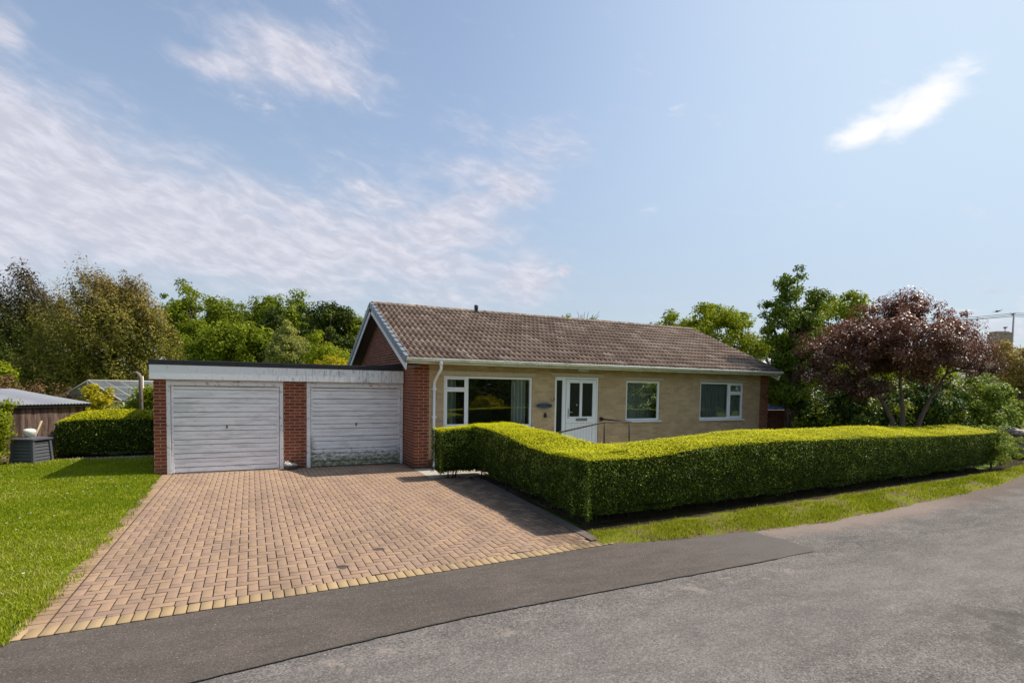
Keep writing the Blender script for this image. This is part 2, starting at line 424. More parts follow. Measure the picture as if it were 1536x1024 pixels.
def road_worn(g, c, p, x, y, big, mid, f2):
    n = g.noise(p, 2.3, 7, .68)
    # worn pale scabs along the tarmac joint
    dj = g.m('ABSOLUTE', g.m('ADD', y, g.m('MULTIPLY_ADD', x, -.035, 8.62)))
    mj = g.m('MULTIPLY', g.smooth(dj, .26, .08), g.m('MULTIPLY', g.smooth(x, 2.6, 1.9), g.smooth(x, -3.6, -3.1)))
    sc_ = g.m('MULTIPLY', mj, g.smooth(g.noise(p, 3.4, 8, .72), .555, .60))
    c = g.mix(g.m('MULTIPLY', sc_, .6), c, g.mix(f2, (.19, .155, .135), (.36, .30, .26)))
    # mud and dust washed against the verge on the right
    ed = g.m('ADD', y, g.m('ADD', 7.52, g.m('MULTIPLY', g.m('POWER', g.m('MAXIMUM', g.m('SUBTRACT', x, 4.6), 0.0), 1.6), -.033)))     # 0 near the verge edge, negative out on the road
    dust = g.m('MULTIPLY', g.smooth(g.m('ADD', ed, g.m('MULTIPLY', g.m('SUBTRACT', n, .5), .9)), -.42, .12), g.smooth(x, 2.7, 3.2))
    c = g.mix(g.m('MULTIPLY', dust, .85), c, g.mix(f2, (.15, .11, .09), (.30, .235, .20)))
    # dark gravelly silt heaped against the verge further along, fine cracks
    gm = g.m('MULTIPLY', g.smooth(g.m('ADD', ed, g.m('MULTIPLY', g.m('SUBTRACT', g.noise(p, 1.1, 5, .7), .5), 1.3)), -.42, -.12), g.smooth(x, 7.5, 9.5))
    c = g.mix(g.m('MULTIPLY', g.m('MULTIPLY', gm, g.smooth(f2, .36, .56)), .8), c, (.07, .052, .042))
    cv = g.add('ShaderNodeTexVoronoi', {'feature': 'DISTANCE_TO_EDGE'}, {'Vector': g.add('ShaderNodeVectorMath', {'operation': 'ADD'}, {0: p, 1: g.add('ShaderNodeTexNoise', None, {'Vector': p, 'Scale': 3.0, 'Detail': 5.0}).outputs[1]}).outputs[0], 'Scale': .55}).outputs[0]
    ck = g.m('MULTIPLY', g.smooth(cv, .006, .002), g.smooth(g.noise(p, .8, 3), .52, .6))
    c = g.mix(g.m('MULTIPLY', ck, .6), c, (.035, .03, .028))
    # tyre-polished lighter run down the middle, darker torn area near the right foreground
    cen = g.m('MULTIPLY', g.smooth(g.m('ABSOLUTE', g.m('ADD', y, 9.4)), 1.3, .2), .28)
    c = g.mix(cen, c, (.185, .165, .155))
    q = g.m('MULTIPLY', g.smooth(g.m('ABSOLUTE', g.m('SUBTRACT', x, 2.5)), 1.5, .3), g.smooth(g.m('ABSOLUTE', g.m('ADD', y, 10.5)), .8, .1))
    q = g.m('MULTIPLY', q, g.smooth(n, .42, .58))
    c = g.mix(g.m('MULTIPLY', q, .8), c, (.070, .060, .054))
    q2 = g.m('MULTIPLY', q, g.smooth(g.noise(p, 6.0, 5, .7), .60, .68))
    c = g.mix(g.m('MULTIPLY', q2, .5), c, (.28, .22, .18))
    return c
ROAD = asphalt('road_asphalt', (.105, .094, .087), (.165, .148, .138), .46, road_worn, 150)
PATCH = asphalt('smooth_brown_tarmac', (.080, .066, .057), (.110, .091, .079), .30, lambda g, c, p, x, y, big, mid, f2: g.mix(g.m('MULTIPLY', g.smooth(g.m('MULTIPLY_ADD', g.m('SUBTRACT', mid, .5), 1.6, x), .6, 2.9), .75), c, g.mix(f2, (.075, .068, .063), (.165, .148, .138))), 230)
SEAM = simple('tar_joint', (.045, .039, .035), .8, .3, .3, 30)

def paver_fn(g):
    p = wpos(g); x, y, z = g.sep(p)
    a = g.add('ShaderNodeAttribute', {'attribute_name': 'tone'}).outputs['Fac']
    bd = g.add('ShaderNodeAttribute', {'attribute_name': 'border'}).outputs['Fac']
    n = g.noise(p, 1.1, 5, .6); f = g.noise(p, 120, 4, .75)
    aa = g.m('ADD', a, g.m('MULTIPLY', g.m('SUBTRACT', g.noise(p, 22, 3), .5), .5), clamp=True)
    c = g.ramp(aa, [(0, (.285, .192, .142)), (.25, (.308, .203, .142)), (.6, (.325, .214, .142)), (.85, (.348, .233, .145)), (1, (.295, .197, .146))])
    gold = g.mix(aa, (.345, .24, .13), (.40, .288, .158))
    c = g.mix(g.smooth(bd, .6, .9), c, gold)
    tan_ = g.mix(aa, (.24, .155, .09), (.33, .225, .13))
    c = g.mix(g.m('MULTIPLY', g.smooth(g.m('ABSOLUTE', g.m('SUBTRACT', bd, .5)), .2, .1), .8), c, tan_)
    k = g.m('MULTIPLY_ADD', g.m('SUBTRACT', f, .5), .7, 1.0)
    c = g.mix(1.0, c, g.comb(k, k, k), 'MULTIPLY')
    # broad grime, tyre runs and lighter washed strips
    gr = g.noise(g.mapping(p, scale=(1.6, .45, 1)), 1.0, 7, .68)
    c = g.mix(g.m('MULTIPLY', g.smooth(gr, .47, .66), .38), c, (.15, .105, .08))
    c = g.mix(g.m('MULTIPLY', g.smooth(gr, .46, .30), .30), c, (.42, .30, .21))
    for tx in (-4.75, -3.45, -2.0, -.65):
        tm = g.smooth(g.m('ABSOLUTE', g.m('SUBTRACT', x, tx)), .20, .04)
        c = g.mix(g.m('MULTIPLY', g.m('MULTIPLY', tm, g.smooth(n, .35, .6)), .22), c, (.13, .095, .08))
    c = g.mix(g.m('MULTIPLY', g.smooth(g.noise(p, 7.0, 6, .75), .62, .70), .35), c, (.11, .085, .06))
    # faded pale area before the left door
    fx = g.m('MULTIPLY', g.smooth(y, -2.6, .4), g.smooth(n, .38, .62))
    c = g.mix(g.m('MULTIPLY', fx, .45), c, (.44, .31, .215))
    # blocks patchily darker towards the hedge
    hedge_side = g.m('MULTIPLY', g.smooth(x, -.35, .25), g.smooth(g.noise(p, 3.0, 5, .7), .36, .55))
    c = g.mix(g.m('MULTIPLY', hedge_side, .62), c, (.055, .038, .026))
    # two oil spots
    for ox, oy in ((-2.75, -6.56), (-2.24, -6.06)):
        d = g.m('SQRT', g.m('ADD', g.m('POWER', g.m('SUBTRACT', x, ox), 2.0), g.m('POWER', g.m('SUBTRACT', y, oy), 2.0)))
        d = g.m('ADD', d, g.m('MULTIPLY', g.m('SUBTRACT', g.noise(p, 14, 3), .5), .09))
        c = g.mix(g.m('MULTIPLY', g.smooth(d, .085, .05), .82), c, (.035, .03, .03))
    ed = g.add('ShaderNodeAttribute', {'attribute_name': 'edge'}).outputs['Fac']
    moss = g.smooth(g.noise(p, 4.0, 4, .7), .60, .70)
    c = g.mix(g.smooth(ed, .25, .9), c, g.mix(moss, (.085, .055, .036), (.10, .11, .025)))
    return pbsdf(g, c, .88, .28, g.bump(f, .4, .004))
PAVER = material('block_pavers', paver_fn)
JOINT = simple('joint_sand', (.06, .038, .022), 1.0, .1, .5, 30)

def lawn_fn(g):
    p = wpos(g); x, y, z = g.sep(p)
    n = g.noise(p, 1.3, 6, .65); f = g.noise(p, 60, 4, .8); n3 = g.noise(p, 7, 5, .7)
    c = g.mix(g.smooth(n, .35, .65), (.15, .20, .011), (.30, .33, .022))
    c = g.mix(g.m('MULTIPLY', g.smooth(f, .45, .7), .5), c, (.05, .075, .01))
    c = g.mix(g.m('MULTIPLY', g.smooth(n3, .60, .72), .6), c, (.20, .15, .06))
    return pbsdf(g, c, 1.0, .1, g.bump(f, .8, .03))
LAWN = material('lawn_turf', lawn_fn)
def verge_fn(g):
    p = wpos(g); n = g.noise(p, 2.6, 7, .7); f = g.noise(p, 50, 5, .8)
    c = g.mix(g.smooth(f, .4, .65), (.12, .14, .012), (.26, .27, .03))
    c = g.mix(g.smooth(n, .48, .58), c, g.mix(f, (.08, .055, .032), (.28, .20, .12)))
    x, y, z = g.sep(p)
    hy = g.m('MULTIPLY_ADD', x, .0655, -6.45)      # bare soil strip, hedge's shadow band painted into its dark colour
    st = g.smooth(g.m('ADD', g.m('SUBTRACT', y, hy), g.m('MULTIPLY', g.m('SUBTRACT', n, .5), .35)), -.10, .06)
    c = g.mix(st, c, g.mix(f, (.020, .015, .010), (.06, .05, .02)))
    return pbsdf(g, c, 1.0, .1, g.bump(f, .9, .03))
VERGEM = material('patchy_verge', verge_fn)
def soil_fn(g):
    p = wpos(g)
    n = g.noise(p, 1.6, 6, .7)
    return pbsdf(g, g.mix(g.smooth(n, .4, .65), (.06, .042, .028), (.11, .09, .05)), 1.0, .1, g.bump(g.noise(p, 30, 5), .8, .03))
SOIL = material('garden_soil', soil_fn)
def field_fn(g):
    p = wpos(g)
    return pbsdf(g, g.mix(g.noise(p, .4, 5), (.06, .10, .015), (.11, .15, .025)), 1.0, .1)
FIELD = material('rough_grass', field_fn)

def leaf_mat(name, lo, hi, top=None, trans=.35, spec=.35, rough=.45, bright=None):
    """lo..hi by per-leaf tone; top = second colour mixed in by the 'young' attribute"""
    def fn(g):
        a = g.add('ShaderNodeAttribute', {'attribute_name': 'tone'}).outputs['Fac']
        c = g.mix(a, lo, hi)
        if bright: c = g.mix(g.smooth(a, .80, .90), c, bright)
        if top:
            yv = g.add('ShaderNodeAttribute', {'attribute_name': 'tint'}).outputs['Fac']
            c = g.mix(yv, c, top)
        b = pbsdf(g, c, rough, spec)
        t = g.add('ShaderNodeBsdfTranslucent', None, {0: g.mix(.35, c, (c if False else (.35, .5, .02)), 'MIX') if trans > .3 else c})
        return g.add('ShaderNodeMixShader', None, {0: trans, 1: b.outputs[0], 2: t.outputs[0]})
    return material(name, fn)
BARK = simple('bark', (.11, .085, .065), .95, .2, .4, 12, .8, 40)
BARKP = simple('plum_bark', (.16, .115, .09), .9, .2, .4, 12, .8, 40)

# ================================================================== SETTING
def sheet(name, pts, z, mat):
    m = MB(); m.poly([(x, y, z) for x, y in pts], [tuple(range(len(pts)))])
    o = m.build(name, mat); tag(o, kind='structure')
    if o.data.polygons[0].normal.z < 0: o.data.flip_normals()
    return o
sheet('ground', [(-400, -400), (600, -400), (600, 600), (-400, 600)], -.035, FIELD)
VERGE_EDGE = [(.50, -7.02), (1.4, -7.12), (2.9, -7.27), (4.6, -7.33), (6.0, -7.2), (7.8, -7.05), (9.8, -6.85), (11.6, -6.62), (14, -6.15), (17, -5.55), (21, -4.6), (30, -2.2), (60, 8)]
_ve = []
for (a, b) in zip(VERGE_EDGE, VERGE_EDGE[1:]):
    nn_ = max(1, int(math.dist(a, b) / .08)) if a[0] < 22 else 1
    for q in range(nn_):
        t = q / nn_; x = a[0] + (b[0] - a[0]) * t; y = a[1] + (b[1] - a[1]) * t
        amp = .02 if x < 3 else .075
        _ve.append((x, y + amp * (mnoise.noise(Vector((x * 1.9, 2, 0))) + .7 * mnoise.noise(Vector((x * 7, 5, 0))))))
VERGE_RAG = _ve + [VERGE_EDGE[-1]]
sheet('road', [(-80, -7.2), (-5.45, -7.34)] + [(-5.34, -7.34), (.5, -7.0), (.9, -6.6), (14, -5.6), (21, -4.0), (30, -1.6), (60, 9)] + [(62, 2.0), (32, -9.0), (18, -12.6), (8, -14.2), (-5, -14.8), (-80, -14.8)], -.006, ROAD)
sheet('tarmac_patch', [(-80, -7.25), (-5.45, -7.37), (-5.34, -7.345), (.5, -7.005), (1.4, -7.10), (2.9, -7.26), (2.90, -7.5), (2.98, -7.72), (2.93, -7.95), (3.0, -8.15), (2.86, -8.26), (2.4, -8.265), (1.9, -8.30), (1.2, -8.30), (-.4, -8.31), (-1.95, -8.33), (-3.0, -8.43), (-4.07, -8.56), (-6.5, -8.8), (-80, -10)], .002, PATCH)
sm = MB(); sp = [(-6.5, -8.8), (-4.07, -8.56), (-3.0, -8.43), (-1.95, -8.33), (-.4, -8.31), (1.2, -8.30), (2.2, -8.285)]
pts = []
for (a, b) in zip(sp, sp[1:]):
    L = math.dist(a, b); n = max(2, int(L / .06))
    for i in range(n):
        t = i / n; pts.append((a[0] + (b[0] - a[0]) * t, a[1] + (b[1] - a[1]) * t))
V = []; F = []
for i, (x, y) in enumerate(pts):
    wj = .003 + .010 * abs(mnoise.noise(Vector((x * 4, y * 4, 0)))) + .004 * rnd.random(); oy = .012 * mnoise.noise(Vector((x * 9, y * 9, 3)))
    nx, ny = (0, 1)
    V += [(x - nx * wj, y - ny * wj + oy, .0055), (x + nx * wj, y + ny * wj + oy, .0055)]
    if i: F.append((2 * i - 2, 2 * i - 1, 2 * i + 1, 2 * i))
tag(mesh_np('tar_seam', V, F, SEAM), kind='structure')

# left lawn and right verge, soil bed by the garage, front garden
lawn_edge = [(-5.47, .9), (-5.44, -1.5), (-5.40, -3.2), (-5.37, -5.0), (-5.40, -6.3), (-5.46, -7.36)]
sheet('lawn', [(-40, -7.2), (-5.46, -7.36), (-5.40, -6.3), (-5.37, -5.0), (-5.40, -3.2), (-5.44, -1.5), (-5.5, .9), (-5.56, 1.0), (-5.56, 4.75), (-8.05, 4.35), (-8.9, 3.6), (-40, 1.5)], .012, LAWN)
sheet('soil_bed', [(-40, 1.4), (-8.9, 3.5), (-8.0, 4.25), (-5.56, 4.65), (-5.56, 5.9), (-7.6, 5.9), (-40, 5.2)], .004, SOIL)
HEDGE_Y = lambda x: float(np.interp(x, [.6, .78, 3.7, 5.6, 7.9, 10.8, 13.0, 13.9, 15.5, 20, 30], [-6.30, -6.355, -6.17, -6.05, -5.90, -5.70, -5.58, -5.48, -5.2, -3.6, .2]))
def verge_z(x, y):
    e = float(np.interp(x, [a for a, b in VERGE_RAG], [b for a, b in VERGE_RAG])); h = HEDGE_Y(x)
    t = max(0.0, min(1.0, (y - e) / max(.05, h - e)))
    b = .055 * math.sin(math.pi * min(1, t * 1.25)) ** .8 if t < .8 else .055 * math.sin(math.pi * min(1, t * 1.25)) ** .8
    k = .6 + .8 * (mnoise.noise(Vector((x * 1.3, y * 2.0, 0))) + .5)
    return .006 + b * k * min(1.0, max(.25, (x - .5) / 2.0)) + .012 * mnoise.noise(Vector((x * 6, y * 6, 1)))
V = []; F = []
nvx = 260; nvy = 14
for i in range(nvx + 1):
    x = .5 + (22.0 - .5) * (i / nvx) ** 1.25
    e = float(np.interp(x, [a for a, b in VERGE_RAG], [b for a, b in VERGE_RAG])); h = HEDGE_Y(x) + .25
    for j in range(nvy + 1):
        y = e + (h - e) * j / nvy
        V.append((x, y, -.02 if j == 0 else verge_z(x, y)))
for i in range(nvx):
    for j in range(nvy): a = i * (nvy + 1) + j; F.append((a, a + nvy + 1, a + nvy + 2, a + 1))
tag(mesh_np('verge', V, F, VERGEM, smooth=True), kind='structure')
sheet('garden_bed', [(.80, -6.05), (14.2, -5.15), (24, 2), (24, 12), (-.11, 12), (-.11, 0.0), (.90, -1.3)], .002, SOIL)
sheet('front_lawn', [(1.9, -5.0), (13.5, -4.3), (13.5, -1.7), (1.9, -1.7)], .014, LAWN)
m = MB(); m.box(-.12, .95, -1.36, -.02, -.02, .010); m.box(.95, 2.0, -1.36, -.02, -.02, .012); m.box(2.0, 6.2, -1.4, -.02, -.02, .011)
tag(m.build('paved_path', CONC), kind='structure')
m = MB()
yy = -1.62
kx = lambda y: .74 + (y + 2.0) * (.74 - .45) / 4.5
while yy > -6.75:
    ya = max(yy - .905, -6.78); h_ = .016 + .004 * rnd.random()
    m.poly([(kx(ya), ya, -.05), (kx(ya) + .15, ya, -.05), (kx(yy) + .15, yy, -.05), (kx(yy), yy, -.05), (kx(ya), ya, h_), (kx(ya) + .15, ya, h_), (kx(yy) + .15, yy, h_), (kx(yy), yy, h_)], [(0, 1, 5, 4), (1, 2, 6, 5), (2, 3, 7, 6), (3, 0, 4, 7), (4, 5, 6, 7)]); yy -= .915
tag(m.build('kerb_edging', DARKCONC), kind='structure')

# ---- block paved drive: 90 degree herringbone with soldier courses
def drive():
    V = []; F = []; T = []; B = []; ED = []
    def front(x): return -7.335 + (x + 5.35) * (7.335 - 7.0) / 5.85 * 1.0
    def block(x0, x1, y0, y1, bd, lim=None):
        if x1 - x0 < .02 or y1 - y0 < .02: return
        gp = .0038; ch = .0035
        t = rnd.random()
        j = rnd.uniform(-.0012, .0012); tx = rnd.uniform(-.0012, .0012); ty = rnd.uniform(-.0012, .0012)
        b = len(V)
        cs = []
        for (xx, yy, sx, sy) in ((x0, y0, 1, 1), (x1, y0, -1, 1), (x1, y1, -1, -1), (x0, y1, 1, -1)):
            cs.append((xx + sx * gp + rnd.uniform(-.001, .001), yy + sy * gp + rnd.uniform(-.001, .001), sx, sy))
        def yl(x, y, off=0):
            return max(y, lim(x) + off) if lim else y
        for (x, y, sx, sy) in cs: V.append((x, yl(x, y), -.012))
        for (x, y, sx, sy) in cs: V.append((x, yl(x, y), .0035 + j))
        for i, (x, y, sx, sy) in enumerate(cs): V.append((x + sx * ch, yl(x, y) + sy * ch, .0055 + j + sx * tx + sy * ty))
        T.extend([t] * 12); B.extend([bd] * 12); ED.extend([1.0] * 4 + [.75] * 4 + [0.0] * 4)
        for k in range(4):
            k2 = (k + 1) % 4
            F.append((b + k, b + k2, b + 4 + k2, b + 4 + k)); F.append((b + 4 + k, b + 4 + k2, b + 8 + k2, b + 8 + k))
        F.append((b + 8, b + 9, b + 10, b + 11))
    X0, X1, Y1 = -5.20, .47, 1.06
    lim = lambda x: front(x) + .205
    # left soldier course
    y = Y1
    while y > -7.2:
        block(-5.405 + rnd.uniform(-.004, .004), -5.205, y - .1, y, .5, None); y -= .1
    # front gold soldier course (follows the slanting edge)
    x = -5.40
    ang = math.atan2(.335, 5.85)
    while x < .62:
        b = len(V); t = rnd.random(); gp = .0038; ch = .0035; j = rnd.uniform(-.001, .001)
        base = [(x + gp, front(x) + gp), (x + .101 - gp, front(x + .1) + gp), (x + .101 - gp, front(x + .1) + .2 - gp), (x + gp, front(x) + .2 - gp)]
        sg = [(1, 1), (-1, 1), (-1, -1), (1, -1)]
        for p_ in base: V.append((p_[0], p_[1], -.012))
        for p_ in base: V.append((p_[0], p_[1], .004 + j))
        for p_, s_ in zip(base, sg): V.append((p_[0] + s_[0] * ch, p_[1] + s_[1] * ch, .008 + j))
        T.extend([t] * 12); B.extend([1.0] * 12); ED.extend([1.0] * 4 + [.75] * 4 + [0.0] * 4)
        for k in range(4):
            k2 = (k + 1) % 4
            F.append((b + k, b + k2, b + 4 + k2, b + 4 + k)); F.append((b + 4 + k, b + 4 + k2, b + 8 + k2, b + 8 + k))
        F.append((b + 8, b + 9, b + 10, b + 11))
        x += .101
    u = .1
    ni = int((X1 - X0) / u) + 3; nj = int(8.4 / u) + 3
    for i in range(-2, ni):
        for jj in range(-2, nj):
            k = (i - jj) % 4
            xa = X0 + i * u; ya = Y1 - 8.4 + jj * u
            if k == 0: r = (xa, xa + 2 * u, ya, ya + u)
            elif k == 3: r = (xa, xa + u, ya, ya + 2 * u)
            else: continue
            x0, x1, y0, y1 = max(r[0], X0), min(r[1], (.735 + ((r[2] + r[3]) / 2 + 2.0) * .0644) if r[2] < -1.40 else -.125), r[2], min(r[3], Y1)
            if x1 - x0 < .03 or y1 - y0 < .03: continue
            L = lim((x0 + x1) / 2)
            if y1 < L + .03: continue
            block(x0, x1, y0, y1, 0.0, lim if y0 < L + .05 else None)
    o = mesh_np('driveway', V, F, PAVER, {'tone': T, 'border': B, 'edge': ED})
    o.data.materials.append(JOINT)
    n0 = len(o.data.polygons)
    return o
tag(drive(), kind='structure')
sheet('joint_sand', [(-5.40, -7.32), (.50, -6.98), (.78, -1.38), (-.125, -1.38), (-.125, 1.08), (-5.40, 1.08)], -.011, JOINT)

# ================================================================== BUNGALOW
def wall_grid(m, x0, x1, z0, z1, openings, y, depth, flip=False):
    """front skin with openings plus reveals, in the xz plane at y"""
    xs = sorted({x0, x1, *[o[0] for o in openings], *[o[1] for o in openings]})
    zs = sorted({z0, z1, *[o[2] for o in openings], *[o[3] for o in openings]})
    for xa, xb in zip(xs, xs[1:]):
        for za, zb in zip(zs, zs[1:]):
            cx, cz = (xa + xb) / 2, (za + zb) / 2
            if any(o[0] < cx < o[1] and o[2] < cz < o[3] for o in openings): continue
            m.poly([(xa, y, za), (xb, y, za), (xb, y, zb), (xa, y, zb)], [(0, 1, 2, 3)])
            m.poly([(xa, y + depth, za), (xb, y + depth, za), (xb, y + depth, zb), (xa, y + depth, zb)], [(3, 2, 1, 0)])
    for (a, b, c, d) in openings:
        m.poly([(a, y, c), (a, y + depth, c), (a, y + depth, d), (a, y, d)], [(0, 1, 2, 3)])
        m.poly([(b, y, c), (b, y + depth, c), (b, y + depth, d), (b, y, d)], [(3, 2, 1, 0)])
        m.poly([(a, y, d), (b, y, d), (b, y + depth, d), (a, y + depth, d)], [(0, 1, 2, 3)])
        m.poly([(a, y, c), (b, y, c), (b, y + depth, c), (a, y + depth, c)], [(3, 2, 1, 0)])
EAVE_Z, RIDGE_Z, RIDGE_Y, EY = 2.66, 4.435, 3.69, -.45
HX0, HX1 = -.11, 12.17
HB = 2 * RIDGE_Y        # back wall y
house = thing('bungalow', 'long single storey bungalow of buff and red brick under a brown tiled gable roof', 'bungalow', loc=(6.0, 3.7, 0))
K = lambda o, lab=None: (kids(house, o), o.__setitem__('label', lab) if lab else None, o)[2]
W1 = (.625, 3.095, .985, 2.285); DR = (3.795, 5.23, .12, 2.335); W2 = (6.195, 7.455, 1.10, 2.27); W3 = (9.08, 10.975, 1.105, 2.285)
m = MB(); wall_grid(m, .25, 11.765, .23, 2.542, [W1, (DR[0], DR[1], .23, DR[3]), W2, W3], 0.0, .25)
K(m.build('front_wall', BUFF), 'buff brick front wall')
m = MB(); m.box(.25, DR[0], .012, .25, -.1, .23); m.box(DR[1], 11.765, .012, .25, -.1, .23)
K(m.build('brick_plinth', PLINTH))
def side(m, x, yb, inner):
    # gable end, follows the roof underside
    pts_ = [(x, 0, -.1), (x, yb, -.1), (x, yb, 2.56), (x, RIDGE_Y, RIDGE_Z - .16), (x, 0, 2.60)]
    pts2 = [(x + inner, *p[1:]) for p in pts_]
    n = 5
    m.poly(pts_ + pts2, [tuple(range(n)), tuple(range(2 * n - 1, n - 1, -1))] + [(i, (i + 1) % n, n + (i + 1) % n, n + i) for i in range(n)])
m = MB(); side(m, HX0, HB, .36); K(m.build('gable_wall', RED), 'red brick left gable wall with its front pier')
m = MB(); side(m, HX1, HB, -.405); K(m.build('gable_wall', RED), 'dark red brick right gable wall')
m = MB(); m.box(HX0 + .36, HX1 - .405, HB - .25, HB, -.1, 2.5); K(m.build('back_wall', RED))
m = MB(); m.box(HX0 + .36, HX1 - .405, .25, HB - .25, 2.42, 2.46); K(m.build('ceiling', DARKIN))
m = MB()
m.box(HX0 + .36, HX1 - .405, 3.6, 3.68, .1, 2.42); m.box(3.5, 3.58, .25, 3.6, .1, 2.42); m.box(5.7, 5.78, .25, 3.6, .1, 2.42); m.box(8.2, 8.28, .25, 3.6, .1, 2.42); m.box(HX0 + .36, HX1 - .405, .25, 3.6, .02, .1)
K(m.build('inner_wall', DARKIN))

# ---- tiled roof
def roof_slope():
    SL = math.hypot(RIDGE_Y - EY, RIDGE_Z - EAVE_Z); pitch = math.atan2(RIDGE_Z - EAVE_Z, RIDGE_Y - EY)
    xa, xb = -.40, 12.14
    per = .15; sub = 8
    nx = int((xb - xa) / per * sub)
    xs = xa + (xb - xa) * np.arange(nx + 1) / nx
    ph = ((xs - xa) / per) % 1.0
    h = np.where(ph < .62, np.sin(np.pi * ph / .62) ** .8, 0.0) * .050 + np.where(ph >= .62, -np.sin(np.pi * (ph - .62) / .38) * .010, 0)
    rows = 14; dl = SL / rows
    V = []; F = []; T = []; CHN = []
    chn = np.where((ph > .66) & (ph < .97), 1.0, 0.0)
    tn = rng.random((rows, nx // (sub * 2) + 3))
    nY, nZ = -math.sin(pitch), math.cos(pitch)
    for side_ in (1, -1):
        for r in range(rows):
            s0 = r * dl - .012; s1 = (r + 1) * dl + .01
            ti = (((xs - xa) / (per * 2)) + (0.5 if r % 2 else 0)).astype(int)
            tone = tn[r][ti]
            jit = (rng.random(nx // (sub * 2) + 3) * .006)[ti]
            base = len(V) // 3 if False else sum(len(v) for v in V)
            lines = []
            for (s, off) in ((s0, -.012), (s0, .034), (s0 + dl * .5, .018), (s1, .0)):
                hh = h if off > -.01 else h * 1.0
                oo = off + hh + jit
                Y = EY + s * math.cos(pitch) + oo * nY
                Z = EAVE_Z + s * math.sin(pitch) + oo * nZ
                if side_ < 0: Y = 2 * RIDGE_Y - Y
                lines.append(np.stack([xs, Y, Z], 1)); T.append(tone); CHN.append(chn)
            n1 = nx + 1
            for q in range(4): V.append(lines[q])
            i = np.arange(nx)
            for q in range(3):
                a = base + q * n1 + i
                f = np.stack([a, a + 1, a + 1 + n1, a + n1], 1)
                if side_ < 0: f = f[:, ::-1]
                F.append(f)
    o = mesh_np('tiled_roof', np.concatenate(V), np.concatenate(F), TILE, {'tone': np.concatenate(T), 'channel': np.concatenate(CHN)})
    return o
roof = K(roof_slope())
# underlay / roof body keeps the roof solid
m = MB()
def rp(y, off=0.0): return EAVE_Z + off + (RIDGE_Z - EAVE_Z) * (1 - abs(y - RIDGE_Y) / (RIDGE_Y - EY))
P = []
for x in (-.36, 12.10):
    P += [(x, EY + .06, rp(EY + .06, -.09)), (x, RIDGE_Y, rp(RIDGE_Y, -.10)), (x, 2 * RIDGE_Y - EY - .06, rp(EY + .06, -.09)), (x, 2 * RIDGE_Y - EY - .06, rp(EY + .06, -.03)), (x, RIDGE_Y, rp(RIDGE_Y, -.02)), (x, EY + .06, rp(EY + .06, -.03))]
m.poly(P, [(0, 1, 4, 5), (1, 2, 3, 4), (6, 11, 10, 7), (7, 10, 9, 8), (0, 5, 11, 6), (2, 8, 9, 3), (5, 4, 10, 11), (4, 3, 9, 10), (0, 6, 7, 1), (1, 7, 8, 2)])
kids(roof, m.build('roof_deck', SOFFIT)); 
# ridge tiles
V = []; F = []; x = -.42; 
rm = MB()
while x < 12.1:
    L = min(.45, 12.16 - x); dz = rnd.uniform(-.006, .008); n = 9
    P = []
    for xx, k in ((x + .004, 1.0), (x + L + .012, .95)):
        for i in range(n):
            t = math.pi * (i / (n - 1)); P.append((xx, RIDGE_Y - math.cos(t) * .125 * k, RIDGE_Z - .045 + math.sin(t) * .115 * k + dz))
    f = [(i, i + 1, n + i + 1, n + i) for i in range(n - 1)]
    rm.poly(P, f, True); rm.poly([P[0], *P[1:n]], [tuple(range(n))]); rm.poly(P[n:], [tuple(range(n))])
    # mortar squeezed from under it
    x += L
rm.box(-.40, 12.1, RIDGE_Y - .13, RIDGE_Y + .13, RIDGE_Z - .09, RIDGE_Z - .02)
rd = rm.build('ridge_tiles', RIDGE); rd.parent = roof
